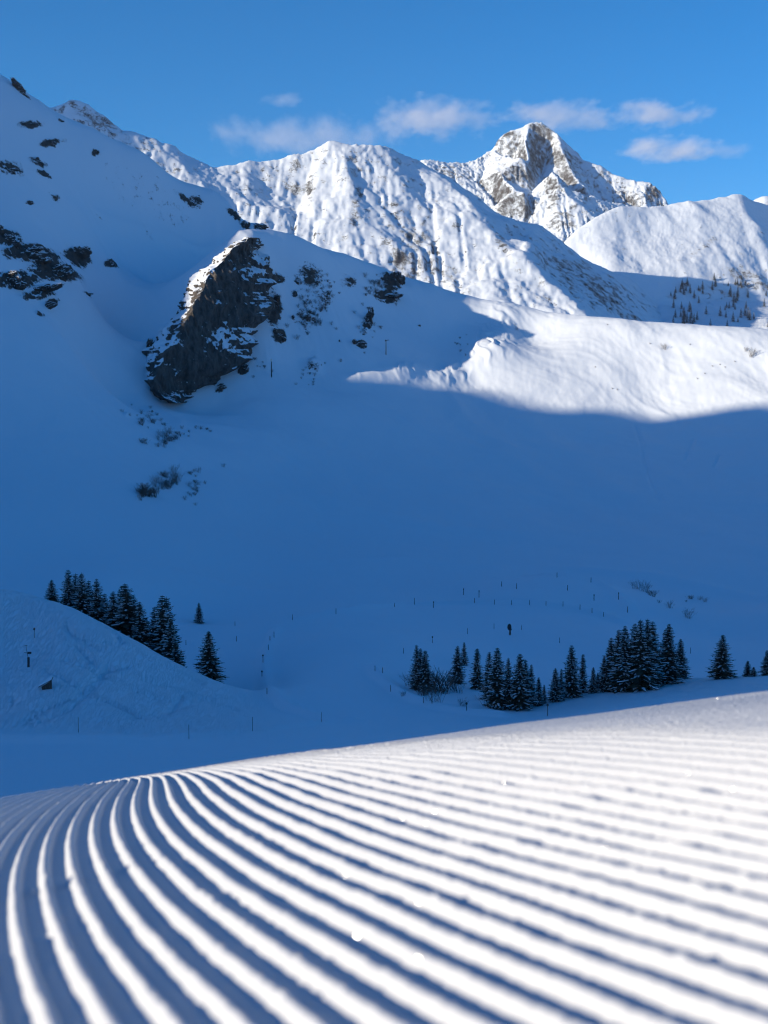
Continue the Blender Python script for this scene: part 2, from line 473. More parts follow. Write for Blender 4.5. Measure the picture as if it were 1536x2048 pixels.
# far-left hidden height so that the surface stays tame off-frame
extra = np.array([[-900, 400, 60], [-900, 650, 80], [-700, 200, 0], [-600, 560, 70], [-900, 900, 200], [700, 400, -40], [700, 700, 60], [700, 900, 80], [-500, 150, 10], [-900, 1300, 100], [0, 1300, -150], [600, 1300, -150], [-500, 1300, 0]], float)
CPa = np.vstack([CPa, extra])
SCALE = 200.0
cpx, cpy, cpz = CPa[:, 0] / SCALE, CPa[:, 1] / SCALE, CPa[:, 2]
def kern(r2):
    return np.where(r2 > 1e-12, r2 * np.log(r2 + 1e-12) * 0.5, 0)
def kern_mix(r2):
    return -np.sqrt(r2 + 0.008)
n_ = len(CPa)
K = kern_mix((cpx[:, None] - cpx) ** 2 + (cpy[:, None] - cpy) ** 2)
Pm = np.stack([np.ones(n_), cpx, cpy], 1)
Amat = np.zeros((n_ + 3, n_ + 3)); Amat[:n_, :n_] = K + np.eye(n_) * 0.003; Amat[:n_, n_:] = Pm; Amat[n_:, :n_] = Pm.T
wts = np.linalg.lstsq(Amat, np.concatenate([cpz, np.zeros(3)]), rcond=None)[0]
def rbf(X, Y):
    X = np.asarray(X, float); Y = np.asarray(Y, float)
    x = (X / SCALE).ravel(); y = (Y / SCALE).ravel()
    out = wts[n_] + wts[n_ + 1] * x + wts[n_ + 2] * y
    for i in range(n_):
        out = out + wts[i] * kern_mix((x - cpx[i]) ** 2 + (y - cpy[i]) ** 2)
    return out.reshape(X.shape)

ucol = np.concatenate([np.linspace(-1.15, -0.34, 50)[:-1], np.linspace(-0.34, 0.34, 660), np.linspace(0.34, 0.8, 36)[1:]])
yrow = np.concatenate([np.geomspace(105, 560, 240)[:-1], np.linspace(560, 740, 110)[:-1], np.linspace(740, 1015, 260)[:-1], np.linspace(1015, 1120, 40)[:-1], np.linspace(1120, 1500, 16)])
VY, VU = np.meshgrid(yrow, ucol, indexing='ij'); VX = VU * VY
def blob(px, py, cx, cy, rx, ry, rot=0.0):
    a = math.radians(rot)
    dx, dy = px - cx, py - cy
    X = dx * math.cos(a) + dy * math.sin(a); Y = -dx * math.sin(a) + dy * math.cos(a)
    return np.exp(-((X / rx) ** 2 + (Y / ry) ** 2))
Z0 = rbf(VX, VY)
# rocky patches, each given by where it lies on the slope (photo column/row of its place, turned into world ground points)
def ground_hit(x, y, D0=120.0, D1=1100.0, zf=None):
    u, v = ray(x, y)
    D = np.arange(D0, D1, 1.0)
    g = (zf or rbf)(u * D, D) - v * D
    k = np.argmax(g > 0)
    if not (g > 0).any(): return None
    return u * D[k], D[k], v * D[k]
ROCKS = [(30, 165, 14, 16, 30, 1.0), (60, 250, 9, 20, 45, .75), (100, 285, 8, 25, 40, .7), (190, 302, 7, 8, 0, .75), (120, 240, 8, 6, 0, .5), (20, 335, 30, 20, 10, .6), (75, 325, 18, 12, 40, .62), (90, 350, 12, 8, 0, .75), (15, 478, 26, 30, 0, .8), (60, 505, 55, 28, -15, .85),
         (30, 560, 50, 26, -20, .8), (110, 540, 45, 28, -25, 1.0), (155, 512, 20, 22, -40, 1.0), (70, 590, 40, 16, -30, .7), (222, 530, 12, 11, 0, 1.0), (175, 588, 10, 4, 10, .8), (105, 606, 16, 8, -30, .7), (80, 630, 16, 10, -20, .6), (60, 405, 10, 6, 0, .7), (110, 395, 8, 9, 0, .55),
         (375, 402, 22, 6, 35, .7), (395, 400, 14, 8, 45, .6), (470, 430, 20, 8, 40, .9), (490, 452, 20, 8, 50, 1.1), (522, 452, 16, 12, 0, 1.0),
         (780, 560, 25, 28, -10, .8), (775, 590, 28, 14, 0, 1.0), (735, 645, 14, 40, 10, .75), (722, 690, 16, 12, 0, .9), (700, 560, 20, 25, 30, .5), (620, 560, 30, 35, 0, .5), (615, 640, 30, 35, 0, .5), (650, 600, 30, 35, 0, .45), (555, 560, 12, 10, 0, .8), (548, 620, 14, 30, 0, .9), (558, 670, 12, 16, 0, 1.0), (590, 590, 8, 10, 0, .6), (680, 720, 8, 8, 0, .5),
         (487, 738, 14, 10, -20, .8), (440, 775, 12, 8, -20, .7), (300, 830, 30, 12, 20, .6), (260, 825, 14, 10, 0, .6), (330, 800, 20, 10, 0, .6), (480, 690, 10, 20, 0, .7), (625, 730, 16, 22, 10, .55), (1030, 655, 14, 10, 40, .45), (840, 645, 10, 6, 0, .5), (920, 700, 6, 14, 20, .5)]
rockA = np.zeros_like(Z0); relief = np.zeros_like(Z0)
spx, spy = screen(VX, VY, Z0)
hits = []
for (x, y, rx, ry, rot, a) in ROCKS:
    h = ground_hit(x, y)
    if h is None: continue
    D = h[1]
    # ellipse axes in metres on the slope: lateral and along the slope (height)
    s_ = D / FPX
    dx = (VX - h[0]) / s_; dz = (Z0 - h[2]) / s_; dy = (VY - D) / s_
    an = math.radians(rot)
    X = dx * math.cos(an) - dz * math.sin(an); Yq = dx * math.sin(an) + dz * math.cos(an)
    e = np.exp(-((X / rx) ** 2 + (Yq / ry) ** 2 + (dy / (3.0 * max(rx, ry))) ** 2)) * a
    rockA = np.maximum(rockA, e)
mesoR = ridged(VX / 26, VY / 26, 5)
rockm = sst(0.30, 0.60, rockA)
rockA = np.clip(rockA * 1.22, 0, 1.1)
relief = rockm * (3.2 * (ridged(VX / 9 + 3, VY / 7 + Z0 / 9, 4) - 0.35) + 1.8 * fbm(VX / 4, VY / 4 + Z0 / 6, 3))
# soft drifts everywhere, stronger on steep far slopes
far = sst(380, 760, VY)
Z = Z0 + far * (2.0 * fbm(VX / 120, VY / 90, 4) + 0.5 * fbm(VX / 24, VY / 30, 4) + 1.5 * (ridged((VX * .75 + VY * .66) / 46 + .4 * noise(VX / 60, VY / 60), (VY * .75 - VX * .66) / 240, 4) - .45) + 1.6 * (ridged((VX * .9 - VY * .44) / 60, (VY * .9 + VX * .44) / 260 + 7, 3) - .45) * (1 - sst(-160, -60, VX))) + (1 - far) * (0.5 * fbm(VX / 45, VY / 45, 3) + 0.10 * fbm(VX / 9, VY / 9, 3))
# fluting on the middle ridge's upper face, running down the fall line
rid = sst(760, 850, VY) * (1 - sst(985, 1010, VY)) * sst(-60, 60, VX)
flu = ridged(VX / 26 + 1.1 * noise(VX / 60, VY / 60), VY / 110, 5)
Z = Z + rid * (0.35 + 0.6 * sst(-.2, .5, noise(VX / 60, VY / 60))) * (flu - 0.5) + rid * 0.10 * fbm(VX / 4, VY / 16, 3)
# the ribbed bank that catches the light (photo about 680-1030, 600-770)
for (x, y, rx, ry, a) in [(810, 742, 40, 18, 2.2), (720, 752, 40, 7, 0.9), (905, 745, 30, 30, 2.6), (960, 690, 40, 55, 4.0), (1010, 640, 30, 40, 2.5)]:
    h = ground_hit(x, y)
    s_ = h[1] / FPX
    e = np.exp(-(((VX - h[0]) / s_ / rx) ** 2 + ((Z0 - h[2]) / s_ / ry) ** 2 + ((VY - h[1]) / s_ / 110) ** 2))
    Z = Z + e * a * (1.2 + 1.0 * (ridged(VX / 11 + VY / 40 + 0.6 * noise(VX / 9, VY / 14), VY / 50, 4) - 0.4))
h = ground_hit(628, 735); s_ = h[1] / FPX
Z = Z + 5 * np.exp(-(((VX - h[0]) / s_ / 13) ** 2 + ((Z0 - h[2]) / s_ / 14) ** 2 + ((VY - h[1]) / s_ / 50) ** 2))
Z = Z + relief
# ski traffic roughness on the left hill
spx, spy = screen(VX, VY, Z)
hill = sst(188, 200, VY) * (1 - sst(262, 285, VY)) * (1 - sst(-36, -6, VX + (VY - 215) * 0.10))
bank = np.exp(-((VY - 238) / 16.0) ** 2) * sst(20, 40, VX)
track = np.clip(hill + 0.6 * bank, 0, 1)
Z = Z + hill * 0.11 * fbm(VX / 3.0 + VY / 6.0, VY / 2.5, 3) + bank * 0.15 * fbm(VX / 3, VY / 5, 3)
# piste edges: shallow raised berms along curves on the floor
def berm(pts, wd, hgt):
    global Z
    hs_ = [ground_hit(x, y) for x, y in pts]
    hs_ = np.array([q[:2] for q in hs_ if q is not None])
    best = np.full(VX.shape, 1e9)
    m = (VY > hs_[:, 1].min() - 3 * wd) & (VY < hs_[:, 1].max() + 3 * wd) & (VX > hs_[:, 0].min() - 3 * wd) & (VX < hs_[:, 0].max() + 3 * wd)
    vx, vy = VX[m], VY[m]; bb = np.full(vx.shape, 1e9)
    for a_, b_ in zip(hs_[:-1], hs_[1:]):
        d = b_ - a_; t = np.clip(((vx - a_[0]) * d[0] + (vy - a_[1]) * d[1]) / (d @ d + 1e-9), 0, 1)
        bb = np.minimum(bb, np.hypot(vx - a_[0] - t * d[0], vy - a_[1] - t * d[1]))
    Z[m] += hgt * np.exp(-(bb / wd) ** 2)
berm([(552, 1262), (545, 1280), (532, 1305), (526, 1335), (528, 1365), (545, 1390), (575, 1415), (640, 1437), (700, 1442)], 1.6, 1.0)
berm([(748, 1335), (765, 1362), (800, 1388), (850, 1410), (920, 1424), (1000, 1432)], 1.8, 1.0)
berm([(556, 1250), (620, 1235), (700, 1222), (800, 1208), (900, 1207), (1000, 1205), (1060, 1205), (1130, 1212), (1200, 1226), (1240, 1240)], 2.2, 1.2)
berm([(990, 1160), (1040, 1154), (1110, 1152), (1200, 1166), (1235, 1190), (1260, 1220)], 2.2, 1.2)
berm([(0, 1478), (150, 1482), (300, 1482), (420, 1470), (540, 1456), (640, 1444)], 1.5, 0.6)
berm([(30, 1185), (25, 1250), (-10, 1330), (-60, 1400)], 9.0, -3.2)
for pts_, wd_, hg_ in (([(1272, 845), (1285, 890), (1300, 950), (1322, 1000)], 1.6, -1.0), ([(1388, 872), (1378, 900), (1372, 915)], 1.4, -.8), ([(1440, 905), (1430, 930)], 1.4, -.8),
        ([(190, 425), (240, 446), (300, 466), (350, 478), (430, 495)], 3.5, 2.0), ([(960, 790), (1100, 880), (1250, 990), (1400, 1060), (1536, 1110)], 11, 1.8), ([(900, 800), (1010, 900), (1150, 1010), (1300, 1080)], 9, 1.2),
        ([(650, 1000), (850, 1050), (1000, 1070)], 9, 1.3), ([(1100, 1135), (1300, 1150), (1536, 1200)], 5, 1.4), ([(60, 330), (150, 420), (240, 560)], 8, 1.5), ([(350, 400), (430, 440), (480, 470)], 3, 1.2), ([(600, 1130), (800, 1120), (1000, 1135)], 6, 1.0), ([(250, 1120), (420, 1160), (560, 1185)], 5, .8)):
    berm(pts_, wd_, hg_)
for tr in ([(45, 1440), (75, 1420), (145, 1392), (175, 1362), (195, 1346), (226, 1337), (260, 1334)], [(110, 1310), (150, 1320), (190, 1345), (240, 1365), (300, 1390), (340, 1400)], [(60, 1300), (100, 1285), (200, 1290), (240, 1282)],
           [(60, 1448), (140, 1415), (180, 1375), (200, 1352), (215, 1330)], [(190, 1240), (225, 1262), (240, 1282)], [(150, 1290), (190, 1330), (250, 1352), (330, 1372), (420, 1400)], [(0, 1400), (30, 1380), (20, 1370)], [(270, 1300), (330, 1330), (400, 1365)],
           [(90, 1330), (150, 1370), (230, 1410), (290, 1440)], [(130, 1240), (140, 1262), (200, 1300)], [(330, 1420), (400, 1400), (470, 1420)], [(250, 1440), (330, 1425), (360, 1390)]):
    for dx_ in (0, 5):
        berm([(x + dx_, y + (dx_ and 2)) for x, y in tr], 0.55, -0.34)
valley = grid_mesh('valley_snowfield', np.stack([VX, VY, Z], -1), {'rock': rockA, 'track': track}, M_valley)
tag(valley, 'shaded snow valley with its left mountainside and middle ridge', 'snowfield', kind='structure')

def zat(X, Y):
    """height of the built valley surface"""
    u = X / Y
    j = np.clip(np.searchsorted(ucol, u) - 1, 0, len(ucol) - 2); i = np.clip(np.searchsorted(yrow, Y) - 1, 0, len(yrow) - 2)
    a = (u - ucol[j]) / (ucol[j + 1] - ucol[j]); b_ = (Y - yrow[i]) / (yrow[i + 1] - yrow[i])
    return float((Z[i, j] * (1 - a) + Z[i, j + 1] * a) * (1 - b_) + (Z[i + 1, j] * (1 - a) + Z[i + 1, j + 1] * a) * b_)
def hit(x, y, dmin=106.0):
    """where the line of sight through a photo pixel meets the built valley surface"""
    u, v = ray(x, y); u = float(u); v = float(v)
    j = int(np.clip(np.searchsorted(ucol, u) - 1, 0, len(ucol) - 2)); a = (u - ucol[j]) / (ucol[j + 1] - ucol[j])
    colz = Z[:, j] * (1 - a) + Z[:, j + 1] * a
    g = colz - v * yrow
    g[yrow < dmin] = -1
    k = int(np.argmax(g > 0))
    if not (g > 0).any(): return None
    D = yrow[k] if k == 0 else yrow[k - 1] + (yrow[k] - yrow[k - 1]) * (-g[k - 1]) / (g[k] - g[k - 1] + 1e-9)
    if k > 0 and g[k - 1] < -0.5 and yrow[k - 1] < dmin: D = yrow[k]
    return Vector((u * D, D, v * D))

# ------------------------------------------------------------------ the mountain to the left that keeps the valley in shade
edge_px = [(1536, 806), (1470, 815), (1420, 822), (1370, 832), (1315, 838), (1270, 828), (1210, 818), (1150, 822), (1100, 818), (1060, 812), (1010, 795), (950, 780), (900, 771), (800, 766), (700, 762)]
crest_pts = []
for x, y in edge_px:
    q = hit(x, y, 500)
    t = (q.x + 1100) / -SUN[0]
    crest_pts.append((q.y + SUN[1] * t, q.z + SUN[2] * t))
crest_pts.sort()
cy_, cz_ = [list(t) for t in zip(*crest_pts)]
cy_ = [-1400, -900, -640, -500, -440, -385] + [max(-345, cy_[0] - 400)] + [-200, -60] + cy_ + [348, 355, 366, 383, 394, 404, 414, 440, 500, 560, 900, 1200, 1600]
cz_ = [60, 130, 200, 245, 290, 350] + [365] + [380, 390] + cz_ + [336, 318, 320, 346, 364, 382, 398, 420, 480, 540, 690, 560, 300]
yy = np.concatenate([np.linspace(-1400, -600, 40)[:-1], np.linspace(-600, 700, 420)[:-1], np.linspace(700, 1600, 40)])
zz = np.interp(yy, cy_, cz_)
off = np.concatenate([-np.geomspace(900, 4, 34), [0], np.geomspace(4, 900, 34)])
SY, SO = np.meshgrid(yy, off, indexing='ij')
crz = np.repeat(zz[:, None], len(off), 1)
sz = crz - np.abs(SO) * 0.78 + sst(4, 120, np.abs(SO)) * (14 * fbm(SY / 130, SO / 130, 4) + 14 * (ridged(SY / 90, SO / 150, 4) - 0.5))
sz = np.maximum(sz, -70 + 3 * noise(SY / 100, SO / 100))
ob = grid_mesh('mountain', np.stack([-1100 + SO, SY, sz], -1), {'rock': np.zeros_like(sz)}, M_far, flip=True)
tag(ob, 'snowy mountain on the left that shades the valley', 'mountain', kind='structure')

# ------------------------------------------------------------------ far mountains from ridge and gully lines
def tri_field(lines, X, Y):
    """linear surface through break lines (constrained triangulation)"""
    vs = []; ed = []
    for L in lines:
        k0 = len(vs)
        for q in L: vs.append(q)
        ed += [(k0 + i, k0 + i + 1) for i in range(len(L) - 1)]
    vs = np.array(vs)
    r = delaunay_2d_cdt([Vector((a, b_)) for a, b_ in vs[:, :2]], ed, [], 0, 1e-3)
    ov = np.array([tuple(v) for v in r[0]]); orig = r[3]
    oz = np.zeros(len(ov))
    for i, o in enumerate(orig):
        if len(o): oz[i] = vs[o[0], 2]
        else:
            d = np.hypot(vs[:, 0] - ov[i, 0], vs[:, 1] - ov[i, 1]); w_ = 1 / (d + 1) ** 3
            oz[i] = (vs[:, 2] * w_).sum() / w_.sum()
    out = np.full(X.shape, np.nan)
    for f in r[2]:
        a, b_, c_ = ov[f[0]], ov[f[1]], ov[f[2]]
        mn = ov[list(f)].min(0) - 1; mx = ov[list(f)].max(0) + 1
        m = (X >= mn[0]) & (X <= mx[0]) & (Y >= mn[1]) & (Y <= mx[1])
        if not m.any(): continue
        x, y = X[m], Y[m]
        det = (b_[1] - c_[1]) * (a[0] - c_[0]) + (c_[0] - b_[0]) * (a[1] - c_[1])
        if abs(det) < 1e-9: continue
        l1 = ((b_[1] - c_[1]) * (x - c_[0]) + (c_[0] - b_[0]) * (y - c_[1])) / det
        l2 = ((c_[1] - a[1]) * (x - c_[0]) + (a[0] - c_[0]) * (y - c_[1])) / det
        l3 = 1 - l1 - l2
        ins = (l1 >= -1e-4) & (l2 >= -1e-4) & (l3 >= -1e-4)
        zf = l1 * oz[f[0]] + l2 * oz[f[1]] + l3 * oz[f[2]]
        cur = out[m]; cur[ins] = zf[ins]; out[m] = cur
    return np.where(np.isnan(out), np.nanmin(oz) - 50, out)
def smooth2(A, n):
    for _ in range(n):
        B = np.pad(A, 1, mode='edge')
        A = (B[1:-1, 1:-1] * 4 + B[:-2, 1:-1] * 2 + B[2:, 1:-1] * 2 + B[1:-1, :-2] * 2 + B[1:-1, 2:] * 2 + B[:-2, :-2] + B[2:, 2:] + B[:-2, 2:] + B[2:, :-2]) / 16
    return A
def erode(Zg, dx, iters, K, m_=0.45, talus=1.25):
    """carve drainage into a height grid: steepest descent receivers, upstream area, implicit incision"""
    ny, nx = Zg.shape
    h = Zg.copy()
    idx = np.arange(ny * nx).reshape(ny, nx)
    offs = [(-1, 0, 1), (1, 0, 1), (0, -1, 1), (0, 1, 1), (-1, -1, 1.414), (-1, 1, 1.414), (1, -1, 1.414), (1, 1, 1.414)]
    for it in range(iters):
        best = np.zeros_like(h); rec = idx.copy(); dist = np.ones_like(h)
        hp = np.pad(h, 1, mode='edge'); ip = np.pad(idx, 1, mode='edge')
        for a, b_, d in offs:
            hn = hp[1 + a:ny + 1 + a, 1 + b_:nx + 1 + b_]; sl = (h - hn) / (d * dx)
            g = sl > best
            best = np.where(g, sl, best); rec = np.where(g, ip[1 + a:ny + 1 + a, 1 + b_:nx + 1 + b_], rec); dist = np.where(g, d * dx, dist)
        order = np.argsort(-h.ravel(), kind='stable')
        rl = rec.ravel(); area = [1.0] * (ny * nx); rll = rl.tolist(); ol = order.tolist()
        for i in ol:
            j = rll[i]
            if j != i: area[j] += area[i]
        F = K * (np.array(area) * dx * dx) ** m_ / dist.ravel()
        Fl = F.tolist(); hl = h.ravel().tolist()
        for i in reversed(ol):
            j = rll[i]
            if j != i: hl[i] = (hl[i] + Fl[i] * hl[j]) / (1 + Fl[i])
        h = np.array(hl).reshape(ny, nx)
        # thermal: relax over-steep cells a little
        for _ in range(2):
            hp = np.pad(h, 1, mode='edge')
            mn = np.minimum(np.minimum(hp[:-2, 1:-1], hp[2:, 1:-1]), np.minimum(hp[1:-1, :-2], hp[1:-1, 2:]))
            ex = np.maximum(0, h - mn - talus * dx)
            h = h - 0.35 * ex
    return h
def bilin(G, x0, y0, dx, X, Y):
    fx = np.clip((X - x0) / dx, 0, G.shape[1] - 1.001); fy = np.clip((Y - y0) / dx, 0, G.shape[0] - 1.001)
    ix = fx.astype(int); iy = fy.astype(int); fx = fx - ix; fy = fy - iy
    return (G[iy, ix] * (1 - fx) + G[iy, ix + 1] * fx) * (1 - fy) + (G[iy + 1, ix] * (1 - fx) + G[iy + 1, ix + 1] * fx) * fy
def L(*p): return [at(*q) for q in p]
def behind(line, dy, dz): return [np.array([q[0] * (q[1] + dy) / q[1], q[1] + dy, q[2] - dz]) for q in line]
def box_pts(u0, u1, y0, y1, z): return [[np.array([u0 * y0, y0, z])], [np.array([u1 * y0, y0, z])], [np.array([u0 * y1, y1, z])], [np.array([u1 * y1, y1, z])]]

def far_mesh(name, lines, u0, u1, nu, y0, y1, ny, sm, nz, rocks, label, wob=1.0, er=(12, 5, 0.10, 1.3, 0.85, 1, 9)):
    u = np.linspace(u0, u1, nu); y = np.linspace(y0, y1, ny)
    Yg, Ug = np.meshgrid(y, u, indexing='ij'); Xg = Ug * Yg
    s = nz
    dx = er[0]
    gx_ = np.arange(Xg.min() - 40, Xg.max() + 40, dx); gy_ = np.arange(y0 - 40, y1 + 40, dx)
    GX, GY = np.meshgrid(gx_, gy_)
    wx = 14 * wob * fbm(GX / 150, GY / 150, 3); wy = 14 * wob * fbm(GX / 150 + 40, GY / 150, 3)
    G = smooth2(tri_field(lines, GX + wx, GY + wy), sm)
    G0 = G
    G = G + s * (14 * fbm(GX / (170 * s), GY / (260 * s), 5, gain=0.5))
    G = erode(G, dx, er[1], er[2], talus=er[3])
    G = G + np.clip(smooth2(G0 - G, 6), 0, 400) * er[4]        # give back the broad mass the cutting took
    G = smooth2(G, er[5])
    Zb = bilin(G, gx_[0], gy_[0], dx, Xg, Yg)
    fine = ridged(Xg / (80 * s) + 1.7 * fbm(Xg / (190 * s), Yg / (190 * s), 3), Yg / (230 * s) + Zb / (600 * s), 6, gain=0.62)
    sm_ = 0.35 + 0.65 * sst(-0.35, 0.35, noise(Xg / (420 * s), Yg / (420 * s)) + 0.5 * noise(Xg / (160 * s) + 7, Yg / (160 * s)))
    Zb = Zb + s * (0.4 + 0.6 * (1 - sm_)) * 18 * (er[6] > 7) * (ridged(Xg / (150 * s) + 3, Yg / (190 * s) + Zb / (160 * s), 6, gain=.6) - 0.45)
    Zb = Zb + s * sm_ * (er[6] * (fine - 0.4) + 0.35 * er[6] * fbm(Xg / (20 * s), Yg / (20 * s), 4, gain=.6))
    rock = np.full(Zb.shape, 0.27 if nz > .5 else 0.08)
    for (x, yy_, rx, ry, rot, a) in rocks:
        sx_, sy_ = screen(Xg, Yg, Zb)
        rock = np.maximum(rock, a * blob(sx_, sy_, x, yy_, rx, ry, rot))
    rock = rock + 0.16 * fbm(Xg / (90 * s), Yg / (90 * s), 3)
    o = grid_mesh(name, np.stack([Xg, Yg, Zb], -1), {'rock': rock}, M_far)
    tag(o, label, 'mountain', kind='structure')
    return Xg, Yg, Zb

# broad mountain with the ridge coming from the left
cr0 = L((-60, 120, 3300), (20, 185, 3310), (80, 214, 3320), (105, 207, 3330), (135, 198, 3335), (165, 201, 3340), (200, 222, 3345), (240, 246, 3350), (285, 267, 3360), (302, 266, 3365), (325, 283, 3370), (343, 284, 3375), (390, 312, 3390), (430, 333, 3400),
        (470, 328, 3420), (520, 320, 3470), (560, 312, 3500), (600, 303, 3530), (640, 290, 3550), (665, 278, 3560), (700, 290, 3570), (735, 284, 3580), (770, 289, 3600), (800, 300, 3620), (845, 322, 3650))
rA = L((845, 322, 3650), (870, 345, 3600), (900, 375, 3520), (940, 405, 3420), (965, 430, 3350), (1000, 478, 3250), (1030, 505, 3180), (1045, 496, 3150), (1062, 530, 3100), (1085, 570, 3030), (1120, 600, 2970), (1165, 625, 2900), (1215, 680, 2820))
rB = L((905, 368, 3560), (940, 386, 3650), (960, 400, 3710), (1000, 430, 3800), (1040, 436, 3860), (1060, 452, 3880), (1075, 448, 3895), (1110, 480, 3950), (1140, 494, 3985), (1180, 520, 4030), (1230, 545, 4075), (1265, 560, 4105), (1300, 588, 4130), (1332, 614, 4150), (1400, 670, 4170))
foot = L((-60, 520, 2900), (200, 520, 2950), (450, 530, 3000), (600, 560, 2900), (800, 615, 2950), (1000, 660, 2800), (1215, 720, 2650))
sp = [L((335, 282, 3372), (345, 320, 3310), (400, 370, 3230), (430, 420, 3150)),
      L((390, 313, 3390), (430, 350, 3330), (452, 400, 3240), (470, 450, 3150)),
      L((640, 291, 3548), (632, 360, 3400), (620, 430, 3250), (600, 500, 3080)),
      L((612, 318, 3500), (612, 370, 3410), (607, 425, 3300)),
      L((665, 279, 3560), (688, 330, 3440), (708, 380, 3330), (712, 430, 3230), (690, 520, 3060)),
      L((680, 300, 3520), (700, 350, 3430), (722, 400, 3320)),
      L((770, 290, 3600), (790, 380, 3420), (830, 450, 3280), (880, 560, 3050)),
      L((800, 301, 3618), (830, 350, 3540), (850, 400, 3440)),
      L((1000, 479, 3250), (985, 540, 3080), (990, 610, 2900)),
      L((965, 431, 3350), (940, 500, 3200), (920, 580, 3010)),
      L((1045, 497, 3150), (1035, 560, 3050), (1050, 620, 2900))]
lowAB = L((1060, 560, 3260), (1150, 590, 3400), (1250, 640, 3600), (1340, 690, 3700))
MXa, MYa, MZa = far_mesh('mountain', [cr0, rA, rB, foot] + sp + [behind(cr0, 500, 330), behind(rB, 500, 350)] + box_pts(-.4, .4, 2000, 5200, -100),
         -0.36, 0.30, 620, 2400, 4500, 300, 2, 0.62,
         [(830, 490, 95, 70, 20, .58), (800, 520, 18, 30, 0, .85), (900, 560, 70, 40, 20, .55), (1010, 500, 40, 20, 50, .6), (620, 380, 12, 60, 0, .5), (715, 400, 14, 50, 15, .6), (740, 430, 60, 30, 10, .4), (1080, 590, 60, 30, 30, .45), (1180, 570, 150, 50, 32, .62), (1040, 470, 60, 25, 35, .5), (1000, 480, 50, 20, 60, .5), (200, 240, 80, 16, 25, .55), (150, 205, 20, 8, 0, .6), (300, 290, 40, 20, 40, .45)],  # rock patches; the wide one on the right flank also paints its shade darker
         'broad snowy mountain behind the middle ridge', 0.8, (10, 3, 0.05, 1.6, 0.85, 0, 8))

# the rocky summit
cr2 = L((760, 330, 5750), (850, 318, 5750), (890, 322, 5800), (935, 326, 5850), (975, 317, 5900), (987, 298, 5950), (1000, 275, 5980), (1012, 263, 5990), (1030, 256, 6000), (1060, 250, 6010), (1075, 238, 6030), (1095, 252, 6020), (1110, 263, 6010), (1130, 281, 6000), (1150, 302, 5980), (1165, 320, 5960), (1200, 329, 5920), (1222, 345, 5900), (1262, 358, 5860), (1300, 363, 5820), (1318, 378, 5800), (1338, 410, 5760), (1400, 470, 5700))
ln2 = [L((1060, 251, 6008), (1052, 285, 5800), (1046, 312, 5690)),                # edge of the lit summit facet
       L((987, 299, 5948), (1010, 312, 5830), (1046, 312, 5690)),
       L((975, 318, 5898), (1000, 350, 5560), (1030, 378, 5420), (1052, 392, 5380)),
       L((1020, 335, 5850), (1045, 360, 5700), (1062, 385, 5560)),
       L((1062, 385, 5560), (1078, 365, 5720), (1088, 330, 5880), (1096, 290, 5985)),   # basin floor in shade
       L((1110, 264, 6008), (1122, 305, 5840), (1150, 350, 5660), (1182, 392, 5500), (1192, 430, 5380)), L((1140, 300, 5960), (1165, 345, 5850), (1195, 392, 5700)),
       L((1108, 345, 5540), (1082, 375, 5500), (1060, 400, 5440), (1050, 440, 5340)),    # front pyramid
       L((1108, 345, 5540), (1125, 375, 5440), (1150, 405, 5360), (1190, 436, 5290)),
       L((1108, 345, 5540), (1112, 400, 5360), (1125, 470, 5180)),
       L((1122, 338, 5760), (1143, 380, 5640), (1170, 412, 5520)),
       L((1200, 330, 5918), (1215, 380, 5780), (1230, 420, 5650)), L((1222, 346, 5898), (1245, 385, 5780), (1262, 420, 5680)), L((1262, 359, 5858), (1285, 400, 5700), (1290, 420, 5650)),
       L((850, 319, 5748), (870, 360, 5600), (880, 400, 5500)), L((890, 323, 5798), (930, 370, 5600), (960, 430, 5400)), L((935, 327, 5848), (960, 360, 5700), (1010, 420, 5450)),
       L((760, 480, 5000), (900, 520, 5000), (1100, 560, 4900), (1250, 520, 5100), (1400, 560, 5000))]
far_mesh('mountain', [cr2] + ln2 + [behind(cr2, 500, 420)] + box_pts(-.05, .35, 4700, 7000, -100),
         -0.02, 0.28, 380, 4900, 6400, 240, 1, 0.55,
         [(1020, 345, 70, 40, 20, .5), (1080, 300, 45, 60, 0, .5), (1015, 268, 18, 8, -20, .8), (900, 345, 60, 20, 5, .65), (1130, 330, 30, 60, -40, .6), (1105, 380, 22, 50, 0, .6), (1250, 390, 60, 30, 30, .55), (1130, 440, 40, 30, 0, .5), (1310, 380, 20, 25, 40, .7)],
         'rocky pyramid summit standing highest among the far mountains', 0.7, (9, 4, 0.10, 1.9, 0.8, 0, 26))

# smooth mountain on the right, with its wooded foot
cr3 = L((1100, 520, 4232), (1130, 474, 4277), (1160, 445, 4322), (1200, 419, 4368), (1235, 405, 4414), (1300, 405, 4459), (1335, 406, 4504), (1380, 398, 4540), (1430, 391, 4580), (1478, 380, 4640), (1500, 391, 4680), (1545, 402, 4720), (1640, 420, 4760))
ln3 = [L((1478, 381, 4638), (1492, 420, 4530), (1512, 445, 4470), (1525, 480, 4400), (1560, 530, 4330)), L((1560, 440, 4680), (1580, 500, 4560)),
       L((1235, 406, 4412), (1225, 470, 4277), (1240, 540, 4095)), L((1380, 399, 4503), (1370, 460, 4368), (1385, 520, 4204)), L((1300, 406, 4457), (1290, 470, 4332), (1300, 555, 4095)),
       L((1430, 392, 4578), (1445, 450, 4440), (1470, 520, 4260)),
       L((1100, 640, 3913), (1250, 620, 3931), (1350, 610, 3990), (1450, 600, 4080), (1640, 600, 4270)),
       L((1100, 760, 3367), (1330, 720, 3412), (1450, 700, 3458), (1640, 690, 3458))]
